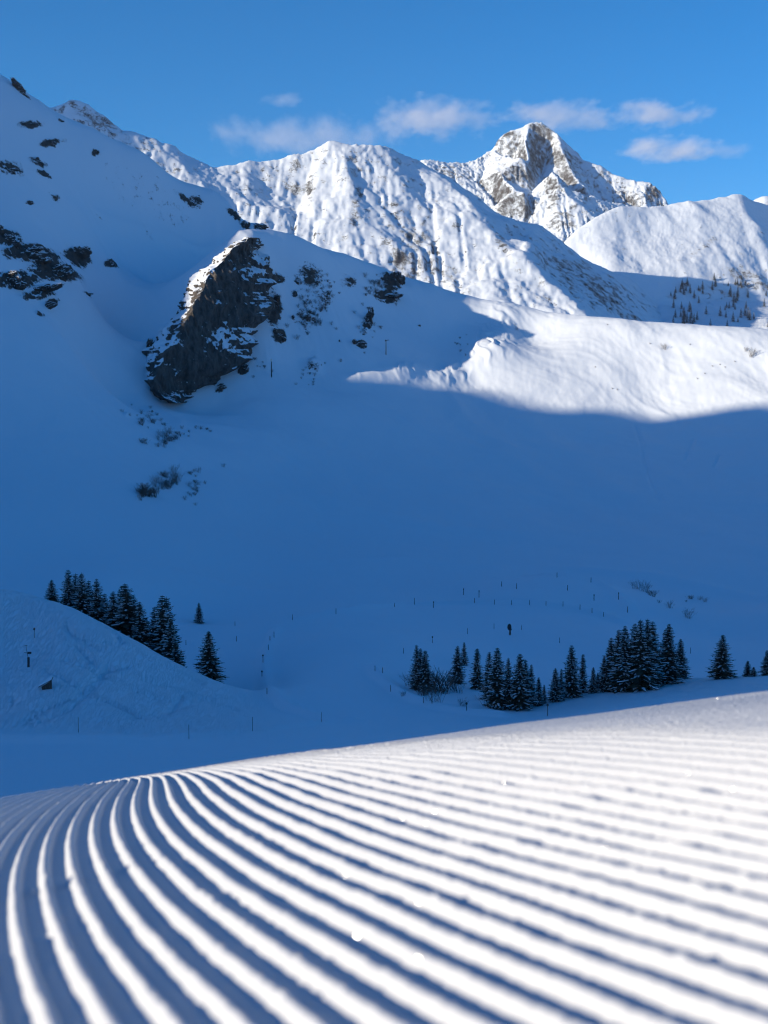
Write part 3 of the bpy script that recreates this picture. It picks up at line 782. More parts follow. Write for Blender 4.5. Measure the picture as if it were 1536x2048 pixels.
MXr, MYr, MZr = far_mesh('mountain', [cr3] + ln3 + [behind(cr3, 400, 300)] + box_pts(.05, .5, 3000, 6000, -200),
         0.12, 0.38, 300, 3330, 5000, 260, 3, 0.35,
         [(1400, 500, 50, 12, -35, .5), (1500, 560, 60, 25, 20, .5), (1430, 620, 110, 40, 0, .55), (1370, 570, 20, 14, 0, .5)],
         'smooth sunlit snow mountain on the right', 0.9, (11, 3, 0.045, 1.3, 0.9, 1, 9))
cr4 = L((1480, 420, 7500), (1510, 396, 7500), (1530, 388, 7500), (1560, 400, 7500), (1640, 380, 7500), (1760, 430, 7500))
far_mesh('mountain', [cr4, behind(cr4, 600, 500), L((1460, 560, 6800), (1760, 560, 6800))] + box_pts(.2, .6, 6500, 8500, -100), 0.27, 0.42, 90, 6800, 8000, 60, 1, 0.6, [], 'distant snowy peak peeping over the right mountain')

yy = np.linspace(2300, 4200, 300)
zz = np.interp(yy, [2300, 2700, 2880, 2960, 3000, 3050, 3085, 3130, 3200, 3400, 4200], [300, 560, 690, 800, 856, 893, 945, 945, 985, 980, 560])  # crest of an unseen mountain, added to cast shade on the far left ridge
off = np.concatenate([-np.geomspace(900, 4, 30), [0], np.geomspace(4, 700, 30)])
SY, SO = np.meshgrid(yy, off, indexing='ij')
sz = np.repeat(zz[:, None], len(off), 1) - np.abs(SO) * 0.95 + sst(4, 120, np.abs(SO)) * 16 * fbm(SY / 130, SO / 130, 4)
ob = grid_mesh('mountain', np.stack([-1290 + SO, SY, sz], -1), {'rock': np.zeros_like(sz)}, M_far, flip=True)
tag(ob, 'unseen snowy mountain added off frame to shade the far left ridge', 'mountain', kind='structure')

# ------------------------------------------------------------------ ground under it all
m, nt, b = new_mat('plain_snow'); b.inputs['Base Color'].default_value = (*SNOW, 1); b.inputs['Roughness'].default_value = 0.8
ob = mesh_obj('ground', [(-30000, -30000, -420), (30000, -30000, -420), (30000, 30000, -420), (-30000, 30000, -420)], [(0, 1, 2, 3)], m)
tag(ob, 'snow covered land below the mountains', 'ground', kind='structure')

# ------------------------------------------------------------------ the dark rock cliff
rows = [(476, 494, 513, 877), (488, 474, 517, 874), (500, 455, 520, 869), (520, 428, 526, 860), (540, 402, 533, 850), (560, 389, 535, 842), (580, 380, 536, 836), (600, 370, 532, 830), (620, 358, 526, 825), (640, 344, 520, 820), (660, 328, 514, 815), (680, 316, 506, 810), (700, 299, 498, 804), (720, 289, 488, 799), (740, 287, 466, 794), (760, 288, 420, 789), (780, 296, 398, 784), (797, 325, 386, 780), (806, 345, 372, 779)]
rw = np.array(rows, float)
nv, nu = 230, 190
tv = np.linspace(0, len(rows) - 1, nv); sv = np.linspace(-0.30, 1.22, nu)
pY, pL, pR, pD = [np.interp(tv, np.arange(len(rows)), rw[:, k]) for k in range(4)]
TT, SS = np.meshgrid(np.arange(nv), sv, indexing='ij')
jag = np.arange(nv)[:, None] * np.ones((1, nu)) / nv
jl = 9 * fbm(jag * 9, jag * 0, 4) * (1 - sst(0.0, 0.35, SS)); jr = 14 * fbm(jag * 8 + 50, jag * 0, 4, gain=.65) * sst(0.6, 1.0, SS)
xL = pL[TT]; xR = pR[TT]; D0 = pD[TT]
sc_ = np.clip(SS, 0, 1)
xpix = jl + jr + xL + (xR - xL) * sc_ + np.where(SS < 0, SS * -10, 0) + np.where(SS > 1, (SS - 1) * 40, 0)
Dp = D0 - 30 + 46 * np.clip(SS - 0.16, 0, 0.84) + 120 * np.clip(0.17 - SS, 0, 1) + 60 * np.clip(SS - 0.98, 0, 1)
uu_, vv_ = ray(xpix, np.repeat(pY[:, None], nu, 1))
CX, CYY, CZ = uu_ * Dp, Dp, vv_ * Dp
# outward direction of the wall: towards the camera and a little right, turning left at the left edge
nx_ = -0.9 * (1 - sst(0.02, 0.26, SS)) + 0.55 * sst(0.1, 0.4, SS)
ny_ = -np.sqrt(np.clip(1 - nx_ ** 2, 0.05, 1))
big = ridged(CX / 22 + 2, CYY / 22, 4, CZ / 42) - 0.45
crack = ridged(CX / 10, CYY / 10 + 4, 5, CZ / 38, gain=.58) - 0.4
ledge = np.abs(((CZ + 5 * noise(CX / 14, CZ / 14)) / 13.0) % 1 - 0.5)
dsp = 8.0 * big + 3.4 * crack + 0.15 * (ledge - 0.25) + 0.7 * fbm(CX / 2.6, CYY / 2.6, 4, CZ / 8.0)
edge_f = sst(-0.30, -0.18, SS) * (1 - sst(1.10, 1.22, SS))
CX = CX + nx_ * dsp * edge_f; CYY = CYY + ny_ * dsp * edge_f; CZ = CZ + 0.6 * fbm(CX / 9, CZ / 9, 3)
rk = 0.86 + 0.22 * fbm(CX / 16, CZ / 22, 3)
rk -= 0.7 * (1 - sst(0.04, 0.20, SS + 0.09 * noise(CX / 6, CZ / 6)))
rk -= 0.45 * (1 - sst(0, 26, TT))
rk -= 0.40 * sst(0.70, 1.05, SS + 0.25 * noise(CX / 12, CZ / 14))
rk -= 0.42 * sst(0.15, 0.55, fbm(CX / 11 + 5, CZ / 17, 3))
for (x, y, rx, ry, a_) in [(485, 665, 40, 22, .8), (450, 695, 26, 14, .6), (515, 520, 12, 40, .7), (350, 690, 20, 14, .4), (410, 730, 14, 30, .25), (330, 740, 8, 40, .4), (480, 560, 30, 12, .2)]:
    sx_, sy_ = screen(CX, CYY, CZ)
    rk -= a_ * blob(sx_, sy_, x, y, rx, ry)
cliff = grid_mesh('rock_cliff', np.stack([CX, CYY, CZ], -1), {'rock': rk}, M_cliff)
tag(cliff, 'tall dark rock cliff with snow-capped sunlit left edge', 'cliff')

# ------------------------------------------------------------------ rock outcrops poking through the snow
def rock_lumps(name, n, seed, spread):
    """a cluster of jagged lumps in one mesh; unit size"""
    rg = np.random.default_rng(seed)
    V = []; F = []
    nn, kk = 44, 24
    for i in range(n):
        cx, cz = rg.uniform(-1, 1) * spread, rg.uniform(-1, 1) * spread * 0.9
        rx, ry, rz = rg.uniform(.35, .75) * (1.2 if i == 0 else .75), rg.uniform(.3, .5), rg.uniform(.35, .7) * (1.1 if i == 0 else .7)
        th_ = np.linspace(0, 2 * math.pi, nn, endpoint=False); ph_ = np.linspace(0, math.pi, kk)
        PH, TH = np.meshgrid(ph_, th_, indexing='ij')
        x, y, z = np.sin(PH) * np.cos(TH), np.sin(PH) * np.sin(TH), np.cos(PH)
        s_ = seed * 3.1 + i * 7
        d = 1 + 0.9 * (ridged(x * 1.0 + s_, y * 1.0, 5, z * 1.6, gain=.6) - .5) + 0.14 * fbm(x * 3 + s_, y * 3, 3, z * 5, gain=.6)
        Pq = np.stack([cx + x * d * rx, y * d * ry, cz + z * d * rz], -1).reshape(-1, 3)
        o = len(V); V += Pq.tolist()
        for a in range(kk - 1):
            for b_ in range(nn):
                F.append((o + a * nn + b_, o + (a + 1) * nn + b_, o + (a + 1) * nn + (b_ + 1) % nn, o + a * nn + (b_ + 1) % nn))
    me = bpy.data.meshes.new(name); me.from_pydata(V, [], F); me.materials.append(M_outcrop)
    me.polygons.foreach_set('use_smooth', np.full(len(F), True, dtype=bool)); me.update()
    a = me.attributes.new('rock', 'FLOAT', 'POINT'); a.data.foreach_set('value', np.full(len(V), 0.50, dtype=np.float32))
    return me
M_outcrop = snow_rock('outcrop_rock', (0.03, 0.028, 0.027), (0.11, 0.095, 0.08), 0.25, 0.8, steep=0.52, nw=1.1)
lump_meshes = [rock_lumps('outcrop_%d' % i, n, i + 1, sp_) for i, (n, sp_) in enumerate([(1, 0), (4, .7), (6, .9), (5, .8), (3, .6), (7, 1.0)])]
def outcrop(x, y, rx, ry, label, k, rot=0.0, group=None, name='rock_outcrop'):
    p = hit(x, y, 400)
    if p is None: return
    s_ = p.y / FPX
    o = bpy.data.objects.new(name, lump_meshes[k % len(lump_meshes)])
    o.location = (p.x, p.y + 1.0, p.z)
    o.rotation_euler = (0, math.radians(rot), RNG.uniform(-.3, .3))
    o.scale = (rx * s_ * .92, max(rx, ry) * s_ * 0.55, ry * s_ * .92)
    SC.collection.objects.link(o)
    tag(o, label, 'rock', group)
outcrop(222, 530, 11, 11, 'lone round boulder on the left slope between the rock band and the cliff', 0)
outcrop(30, 176, 24, 14, 'jagged rock rib on the very top of the left skyline', 3, 45)
outcrop(515, 455, 20, 13, 'snow-topped rock block on the notch just above the cliff', 4, 10)
outcrop(488, 452, 10, 16, 'narrow dark rock at the lower end of the left skyline', 4, 40)
outcrop(16, 480, 20, 26, 'broken rock at the photo edge, uppermost of the left rock band', 2)
outcrop(60, 508, 44, 22, 'wide snow-streaked rocks in the upper middle of the left rock band', 5, -10)
outcrop(20, 560, 34, 26, 'dark rocks at the photo edge, lower end of the left rock band', 5, -20)
outcrop(75, 578, 40, 18, 'long low rocks along the foot of the left rock band', 2, -18)
outcrop(112, 545, 36, 20, 'dark slanting rocks in the right middle of the left rock band', 5, -32)
outcrop(156, 512, 18, 20, 'steep dark rock closing the right end of the left rock band', 3, -30)
outcrop(92, 612, 26, 8, 'small scattered rocks below the left rock band', 5, -25)
outcrop(176, 588, 11, 4, 'thin flat rock alone below the left rock band', 4, 5)
for i, (x, y, rx, ry, rot, lb) in enumerate([
        (62, 250, 7, 12, 45, 'small rocks on the upper left slope under the skyline rib'), (104, 286, 6, 16, -50, 'slanting row of small rocks right of centre on the upper left slope'),
        (190, 303, 6, 7, 0, 'single small rock high on the left slope near the skyline'), (22, 342, 18, 12, 0, 'snowy rocks at the photo edge above the left rock band'),
        (80, 325, 14, 8, 40, 'snow-streaked small rocks in the middle of the upper left slope'), (93, 348, 10, 8, 0, 'dark rock just below the snow-streaked small rocks'),
        (60, 404, 10, 5, 0, 'flat little rocks midway down to the left rock band'), (102, 391, 9, 8, 0, 'faint little rocks right of the flat ones above the band'),
        (120, 242, 7, 4, 0, 'tiny rock beside the upper end of the slanting row'), (380, 402, 16, 5, 35, 'low rocks strung along the lower part of the left skyline'),
        (396, 392, 7, 5, 0, 'small rock tip close under the left skyline'), (445, 422, 8, 4, 30, 'small rocks on the left skyline above the notch')]):
    outcrop(x, y, rx * .78, ry * .72, lb, i + 1, rot, 'small rocks on the upper left slope')
for i, (x, y, rx, ry, rot, lb) in enumerate([
        (775, 592, 26, 12, -10, 'broad dark rock under the bushes below the middle ridge crest'), (795, 560, 10, 18, 0, 'upright rock next to the broad dark one near the ridge crest'),
        (735, 640, 10, 34, 12, 'tall snow-streaked rock rib in the middle of the ridge face'), (722, 690, 16, 12, 0, 'dark rock at the foot of the tall rock rib'),
        (556, 562, 10, 9, 0, 'dark knob immediately right of the cliff top'), (552, 610, 12, 26, 0, 'snowy rocks stepping down right beside the cliff'),
        (559, 674, 11, 15, 0, 'dark rock tooth on the snow right of the cliff middle'), (590, 566, 5, 6, 0, 'small rock right of the dark knob'),
        (486, 738, 13, 10, -20, 'rock on the snow right of the cliff foot'), (440, 772, 14, 8, -20, 'low rocks just right of the lowest cliff'),
        (428, 788, 6, 5, 0, 'little rock below the low ones at the cliff foot'), (585, 640, 6, 12, 0, 'narrow rock between cliff and ridge face'),
        (682, 686, 4, 6, 0, 'tiny rock point left of the tall rock rib foot'), (296, 700, 10, 24, 20, 'broken rock on the lowest left shoulder of the cliff')]):
    outcrop(x, y, rx, ry, lb, i + 2, rot, 'rocks on the middle ridge')

# ------------------------------------------------------------------ spruces
def spruce_mesh(seed, H=14.0, R=2.6, lean=0.0, sparse=1.0):
    rg = random.Random(seed)
    v = []; f = []; mi = []
    snow_v = []; snow_f = []
    z = 0.5
    while z < H * 0.985:
        t = z / H
        L_ = R * (1 - t) ** 0.82 * (0.92 if t > .12 else 0.75 + t) + 0.18
        n = max(5, int((11 - 5 * t) * sparse))
        ph0 = rg.uniform(0, 6.28)
        for k in range(n):
            a = ph0 + 6.283 * k / n + rg.uniform(-.3, .3)
            l = L_ * rg.choice((rg.uniform(0.5, 0.9), rg.uniform(0.85, 1.25)))
            dr = 0.10 + 0.45 * (1 - t) * rg.uniform(.6, 1.2)
            dx, dy = math.cos(a), math.sin(a); tx, ty = -dy, dx
            pts = []
            for q in range(5):
                s_ = q / 4
                zz_ = z + l * (0.10 * s_ - dr * s_ ** 1.4 + (0.14 * s_ ** 4)) + rg.uniform(-.03, .03)
                pts.append((lean * t * t * H + dx * l * s_, dy * l * s_, zz_))
            w0 = 0.30 * l * 0.55 + 0.12
            o = len(v)
            for q, p in enumerate(pts):
                wq = w0 * (0.5, 1.0, 0.85, 0.55, 0.03)[q] * rg.uniform(.8, 1.2)
                dz = -0.10 * wq - 0.05
                jag = rg.uniform(-.1, .1)
                v.append((p[0] + tx * wq + dx * jag, p[1] + ty * wq + dy * jag, p[2] + dz)); v.append(p); v.append((p[0] - tx * wq + dx * jag, p[1] - ty * wq, p[2] + dz))
            for q in range(4):
                b0 = o + q * 3
                f.append((b0, b0 + 1, b0 + 4, b0 + 3)); f.append((b0 + 1, b0 + 2, b0 + 5, b0 + 4))
            # hanging twigs under the bough
            for q in range(1, 4):
                p = pts[q]; hh = (0.16 + 0.16 * l * .5) * rg.uniform(.7, 1.3); e = 0.12 * l
                o = len(v)
                v += [(p[0] - dx * e, p[1] - dy * e, p[2]), (p[0] + dx * e, p[1] + dy * e, p[2] - .02), (p[0] + dx * e * .3 + tx * .08, p[1] + dy * e * .3 + ty * .08, p[2] - hh)]
                f.append((o, o + 1, o + 2))
            # snow lying on some boughs
            if rg.random() < 0.62 and l > .5:
                o = len(snow_v); q0 = rg.choice((1, 2))
                for q in range(q0, min(q0 + 3, 5)):
                    p = pts[q]; wq = w0 * (0.5, .62, .55, .35, .05)[q] * rg.uniform(.5, .9)
                    snow_v += [(p[0] + tx * wq, p[1] + ty * wq, p[2] - .02), (p[0], p[1], p[2] + .09), (p[0] - tx * wq, p[1] - ty * wq, p[2] - .02)]
                for q in range((len(snow_v) - o) // 3 - 1):
                    b0 = o + q * 3
                    snow_f.append((b0, b0 + 1, b0 + 4, b0 + 3)); snow_f.append((b0 + 1, b0 + 2, b0 + 5, b0 + 4))
        z += (0.26 + 0.26 * (1 - t)) * rg.uniform(.8, 1.2) * (H / 14) ** .5
    def mk(nm, V, F, mat):
        me = bpy.data.meshes.new(nm); me.from_pydata(V, [], F); me.materials.append(mat); me.update(); return me
    crown = mk('crown', v, f, M_needle); snow = mk('snow_load', snow_v, snow_f, M_snow)
    tb = MB(); tb.tube([(0, 0, -1.5), (lean * .1 * H, 0, H * .3), (lean * .4 * H, 0, H * .65), (lean * H, 0, H * 1.0)], [.24 * H / 14 + .05, .17 * H / 14, .09 * H / 14, .015], 7)
    tm = bpy.data.meshes.new('trunk'); tm.from_pydata(tb.v, [], tb.f); tm.materials.append(M_bark); tm.update()
    return crown, snow, tm, H, R
KINDS = [spruce_mesh(1, 14, 2.5), spruce_mesh(2, 14, 2.1), spruce_mesh(3, 14, 3.0), spruce_mesh(4, 14, 1.5, sparse=.8), spruce_mesh(5, 14, 2.7, .012), spruce_mesh(6, 8, 2.1)]
def spruce(x, ytop, base, kind, label, group, wide=1.0, rz=None):
    p = base
    ztop = float(ray(x, ytop)[1]) * p[1]
    crown, snow, trunk, H, R = KINDS[kind]
    h = max(1.0, ztop - p[2]); s_ = h / H
    root = empty('spruce_tree', p, RNG.uniform(0, 6.28) if rz is None else rz)
    root.scale = (s_ * wide * 1.85, s_ * wide * 1.85, s_)
    tag(root, label, 'spruce', group)
    for nm, me in (('trunk', trunk), ('crown', crown)):
        o = bpy.data.objects.new(nm, me); SC.collection.objects.link(o); o.parent = root
    sn = bpy.data.objects.new('snow_load', snow); sn['kind'] = 'stuff'; SC.collection.objects.link(sn); sn.parent = root
ORD = ['leftmost', 'second', 'third', 'fourth', 'fifth', 'sixth', 'seventh', 'eighth', 'ninth', 'tenth', 'eleventh', 'twelfth', 'thirteenth', 'fourteenth', 'fifteenth', 'sixteenth', 'seventeenth', 'eighteenth', 'nineteenth', 'twentieth', 'twenty-first', 'twenty-second', 'twenty-third', 'twenty-fourth', 'twenty-fifth', 'twenty-sixth', 'twenty-seventh', 'twenty-eighth']
# row behind the left hill: column, top, distance
for i, (x, yt, D, k, w_) in enumerate([(97, 1159, 270, 4, 1.25), (131, 1139, 275, 0, .95), (146, 1146, 280, 1, 1.0), (158, 1144, 273, 2, .9), (172, 1160, 276, 1, 1.0), (188, 1157, 272, 0, .95), (204, 1186, 275, 1, .9), (221, 1182, 270, 0, 1.0), (238, 1172, 276, 0, .9), (249, 1166, 268, 4, 1.2), (262, 1190, 272, 2, .9), (274, 1203, 266, 0, 1.0), (287, 1235, 270, 1, .9), (305, 1212, 270, 1, 1.0), (320, 1190, 267, 0, .95), (329, 1193, 272, 1, .95), (337, 1238, 262, 0, .9), (346, 1285, 258, 5, .9)]):
    X = (x - 768) / FPX * D
    root_z = zat(X, D) - 0.3
    spruce(x, yt, (X, D, root_z), k, '%s spruce %sin the dark row behind the left hill crest' % ('leftmost, leaning' if i == 0 else ORD[i], '' if i == 0 else 'from the left '), 'spruces behind the left hill', w_)
p = hit(398, 1246, 300); spruce(398, 1205, p, 0, 'small lone spruce on a snowy mound in the valley middle', None, 1.0)
D = 254; X = (413 - 768) / FPX * D; spruce(413, 1262, (X, D, zat(X, D) - .3), 0, 'lone spruce at the lower end of the left hill crest', None, 1.15)
grp = [('left clump by the bare bushes', [(833, 1289, 1379, 1, .85), (841, 1296, 1379, 0, .8), (850, 1299, 1381, 2, .85)]),
       ('pair above the bare bushes', [(915, 1291, 1366, 0, .9), (928, 1284, 1330, 1, .95)]),
       ('thinly branched tree', [(954, 1297, 1378, 3, 1.3)]),
       ('dense left half of the bank wood', [(978, 1303, 1398, 1, .95), (994, 1295, 1416, 0, .9), (1016, 1315, 1417, 1, .8), (1039, 1307, 1418, 0, 1.0), (1050, 1318, 1416, 1, .9), (1062, 1328, 1414, 1, .8), (1077, 1354, 1411, 0, .85), (1088, 1369, 1407, 1, .9)]),
       ('middle clump of the bank wood', [(1110, 1336, 1403, 0, .95), (1122, 1337, 1400, 1, .8), (1142, 1290, 1394, 0, .9), (1165, 1308, 1385, 3, 1.1), (1186, 1334, 1386, 0, .85), (1195, 1345, 1384, 1, .9)]),
       ('tall right clump of the bank wood', [(1207, 1312, 1383, 1, .9), (1221, 1275, 1381, 0, .9), (1236, 1258, 1381, 1, .95), (1248, 1251, 1382, 0, .85), (1268, 1246, 1378, 0, .85), (1279, 1237, 1380, 2, .8), (1293, 1237, 1378, 1, .95), (1303, 1242, 1374, 0, .9), (1329, 1258, 1367, 1, .9), (1336, 1247, 1367, 0, .95), (1360, 1277, 1358, 0, .95)])]
for nm, lst in grp:
    for i, (x, yt, yb, k, w_) in enumerate(lst):
        p = hit(x, yb, 228)
        if len(lst) == 1: lb = 'slim thinly branched spruce standing alone left of the bank wood'
        else: lb = '%s spruce%s in the %s' % (ORD[i], '' if i == 0 else ' from the left', nm)
        spruce(x, yt, p + Vector((0, 0, -.2)), k, lb, 'spruces on the right bank', w_)
p = hit(1444, 1357, 228); spruce(1444, 1268, p, 2, 'broad lone spruce right of the bank wood', None, 1.0)
p = hit(1495, 1353, 228); spruce(1495, 1321, p, 5, 'very small spruce near the right photo edge', None, .9)
p = hit(1507, 1353, 228); spruce(1507, 1334, p, 5, 'tiny bushy spruce touching the very small spruce', None, 1.2)
p = hit(1533, 1351, 228); spruce(1534, 1300, p, 0, 'spruce cut by the right photo edge', None, 1.1)

# ------------------------------------------------------------------ far spruces on the shaded foot of the right mountain
far_me = spruce_mesh(9, 24, 5.0, sparse=.6)
fm = bpy.data.meshes.new('far_spruce')
far_b = MB(); far_b.add([v.co[:] for v in far_me[0].vertices], [tuple(p.vertices) for p in far_me[0].polygons], 0); far_b.add([v.co[:] for v in far_me[1].vertices], [tuple(p.vertices) for p in far_me[1].polygons], 1)
fm.from_pydata(far_b.v, [], far_b.f); fm.materials.append(M_needle); fm.materials.append(M_snow); fm.polygons.foreach_set('material_index', np.array(far_b.m, dtype=np.int32)); fm.update()
def far_hit(Xg, Yg, Zg, x, y):
    u, v = ray(x, y); us = Xg[0] / Yg[0]
    j = int(np.clip(np.searchsorted(us, u), 1, len(us) - 1))
    g = Zg[:, j] - v * Yg[:, j]
    k = int(np.argmax(g > 0))
    return None if not (g > 0).any() or k == 0 else (u * Yg[k, j], Yg[k, j], Zg[k, j])
rg = np.random.default_rng(21)
for (cx, cy, sx_, sy_, n) in [(1375, 575, 14, 8, 7), (1395, 590, 20, 10, 6), (1350, 600, 12, 12, 5), (1370, 632, 14, 14, 10), (1400, 640, 30, 14, 10), (1460, 610, 14, 30, 12), (1487, 572, 6, 16, 8), (1520, 560, 12, 12, 7), (1500, 630, 30, 18, 14), (1430, 565, 20, 10, 5)]:
    for _ in range(n):
        x, y = cx + rg.normal() * sx_, cy + rg.normal() * sy_
        if y < 555 + (x < 1390) * 10 or x > 1560: continue
        p = far_hit(MXr, MYr, MZr, x, y)
        if p is None: continue
        o = bpy.data.objects.new('spruce_tree', fm); o.location = (p[0], p[1], p[2] - 1); s_ = rg.uniform(.7, 1.5); o.scale = (s_ * 1.3, s_ * 1.3, s_); o.rotation_euler = (0, 0, rg.uniform(0, 6))
        SC.collection.objects.link(o)
        tag(o, 'tiny distant spruce on the shaded foot of the right mountain', 'spruce', 'far spruces under the right mountain')

# ------------------------------------------------------------------ leafless bushes
def shrub_mesh(seed, n=26, thick=.024, H=2.6, spread=1.9):
    rg = random.Random(seed); m_ = MB()
    for k in range(n):
        a = rg.uniform(0, 6.28); r_ = rg.uniform(.3, 1) * spread; h = H * rg.uniform(.5, 1)
        b0 = (rg.uniform(-.5, .5) * spread, rg.uniform(-.5, .5) * spread * .6, -.4)
        mid = (b0[0] + math.cos(a) * r_ * .35, b0[1] + math.sin(a) * r_ * .35, h * .45)
        top = (b0[0] + math.cos(a) * r_, b0[1] + math.sin(a) * r_, h)
        m_.tube([b0, mid, top], [thick, thick * .75, thick * .3], 3)
        for j in range(3):
            a2 = a + rg.uniform(-1.2, 1.2); l = rg.uniform(.3, .7) * H * .4
            s0 = tuple(mid[q] + (top[q] - mid[q]) * rg.uniform(0, .8) for q in range(3))
            m_.tube([s0, (s0[0] + math.cos(a2) * l * .7, s0[1] + math.sin(a2) * l * .7, s0[2] + l * .7)], [thick * .6, thick * .2], 3)
    me = bpy.data.meshes.new('bush'); me.from_pydata(m_.v, [], m_.f); me.materials.append(M_twig); me.update()
    return me
SH = [shrub_mesh(1), shrub_mesh(2, 26), shrub_mesh(3, 40, .035, 2.0, 1.9), shrub_mesh(4, 16, .03, 1.6, 1.1)]
def bush(x, y, s_, label, group=None, k=0, dmin=228, name='bare_bush'):
    p = hit(x, y, dmin)
    if p is None: return
    o = bpy.data.objects.new(name, SH[k % 4]); o.location = (p.x, p.y, p.z - .1); o.scale = (s_, s_, s_); o.rotation_euler = (0, 0, RNG.uniform(0, 6.28))
    SC.collection.objects.link(o); tag(o, label, 'bush', group)
for i, (x, y, s_, lb) in enumerate([(822, 1372, .9, 'thin reddish bare bush at the left foot of the left spruce clump'), (866, 1376, 1.1, 'bare bush directly right of the left spruce clump'), (880, 1384, 1.6, 'large dark bare bush in the hollow between spruces'), (898, 1378, 1.7, 'largest bare bush, under the spruce pair'), (912, 1384, 1.0, 'bare bush at the right rim of the hollow'), (868, 1402, 1.0, 'snow-covered bare bush lowest in the hollow'), (850, 1390, .9, 'low bare bush under the left spruce clump'), (806, 1392, .5, 'tiny bush on the snow left of the hollow'), (978, 1412, 1.0, 'bare bush at the left foot of the bank wood'), (925, 1412, .5, 'tiny bush on the smooth mound')]):
    bush(x, y, s_ * 1.5, lb, 'bushes in the right hollow', i)
for i, (x, y, s_, lb) in enumerate([(1272, 1178, 1.6, 'leftmost bush on the slope behind the right knoll'), (1290, 1184, 2.0, 'thick bush in the patch behind the right knoll'), (1303, 1192, 1.3, 'bush at the lower end of the patch behind the knoll'), (1318, 1206, .9, 'small bush hugging the knoll skyline'), (1339, 1216, 1.2, 'upright bush on the knoll skyline'), (1376, 1236, 1.5, 'flat dark bush lower on the knoll skyline'), (1380, 1198, .9, 'small bush above the lower skyline bush'), (1372, 1204, .7, 'tiny bush left of the small one above the skyline'), (1400, 1200, .8, 'small bush on the right slope, left of two'), (1410, 1204, .9, 'small bush on the right slope, rightmost of all there')]):
    bush(x, y, s_, lb, 'bushes behind the right knoll', i, 300)
rg = np.random.default_rng(4)
def thicket(cx, cy, sx_, sy_, n, label, group, lo=.7, hi=1.5, rot=0):
    pts = []
    for i in range(n):
        a, b_ = rg.normal() * sx_, rg.normal() * sy_; c_, s_ = math.cos(math.radians(rot)), math.sin(math.radians(rot))
        pts.append((cx + a * c_ - b_ * s_, cy + a * s_ + b_ * c_, rg.uniform(lo, hi)))
    big_ = max(range(n), key=lambda i: pts[i][2])
    ext = {big_: 'largest '}
    for key, w_ in ((lambda i: pts[i][0], 'leftmost '), (lambda i: -pts[i][0], 'rightmost '), (lambda i: pts[i][1], 'highest '), (lambda i: -pts[i][1], 'lowest ')):
        for i in sorted(range(n), key=key)[:1]:
            if i not in ext: ext[i] = w_
    for i, (x, y, z_) in enumerate(pts):
        bush(x, y, z_, ext.get(i, '') + label if i in ext else label, group, i, 450)
thicket(300, 985, 26, 10, 20, 'bare bush in the low dark patch far below the cliff', 'bushes in the low patch', 1.2, 2.2, -20)
thicket(345, 965, 10, 6, 8, 'bare bush at the right end of the low dark patch', 'bushes at the right end of the low patch', 1.2, 2.2)
thicket(390, 970, 12, 18, 16, 'bare bush in the loose patch right of the low dark one', 'bushes in the loose patch', .7, 1.4)
thicket(330, 878, 16, 9, 16, 'bare bush in the patch midway under the cliff', 'bushes in the patch under the cliff', .9, 1.8, -15)
thicket(385, 860, 22, 9, 12, 'thin bare bush right of the patch under the cliff', 'thin bushes under the cliff', .5, 1.1, -10)
thicket(285, 828, 22, 12, 16, 'bare bush among the rocks at the cliff foot', 'bushes at the cliff foot', .6, 1.4, 20)
thicket(620, 590, 16, 22, 22, 'bare bush in the upper thicket on the ridge face', 'bushes in the upper ridge thicket', .7, 1.4)
thicket(615, 640, 16, 16, 26, 'bare bush in the dense thicket right of the cliff', 'bushes in the dense ridge thicket', 1.0, 1.8)
thicket(655, 610, 14, 24, 20, 'bare bush in the thicket left of the tall rock rib', 'bushes in the middle ridge thicket', .7, 1.5)
thicket(645, 555, 16, 10, 10, 'bare bush high on the ridge face under the crest', 'bushes high on the ridge face', .6, 1.2)
thicket(755, 570, 24, 14, 24, 'bare bush among the rocks below the ridge crest', 'bushes among the crest rocks', .9, 1.8, 10)
thicket(735, 640, 12, 26, 16, 'bare bush clinging to the tall rock rib', 'bushes on the tall rock rib', .7, 1.3)
thicket(622, 745, 12, 16, 18, 'bare bush around the sunlit snow knob', 'bushes around the snow knob', .5, 1.1)
thicket(520, 735, 14, 8, 9, 'small bare bush near the mast right of the cliff', 'bushes near the first mast', .5, 1.0)
thicket(925, 690, 10, 14, 8, 'small bare bush on the rim of the sunlit bank', 'bushes on the rim of the sunlit bank', .5, .9)
bush(1505, 712, 2.6, 'largest bare bush on the sunlit ridge near the right photo edge', None, 0, 700)
bush(1492, 702, 1.4, 'smaller bare bush beside the largest on the sunlit ridge', None, 1, 700)
bush(1328, 698, 2.0, 'thin bare bush on the sunlit ridge left of the largest', None, 1, 700)
for i, (x, y) in enumerate([(1425, 733), (1440, 730), (1450, 735), (1410, 748), (1395, 758), (1235, 780), (1225, 778), (1300, 688), (1215, 650), (1470, 724), (1190, 735), (1380, 690)]):
    bush(x, y, .8, 'tiny twigs poking from the sunlit ridge snow', 'twigs on the sunlit ridge', 3, 700)
bush(447, 934, 1.0, 'single small bush on the open slope right of the patches', None, 1, 450)
bush(1034, 660, 1.2, 'small bush on the rib of the sunlit bank', None, 1, 700)

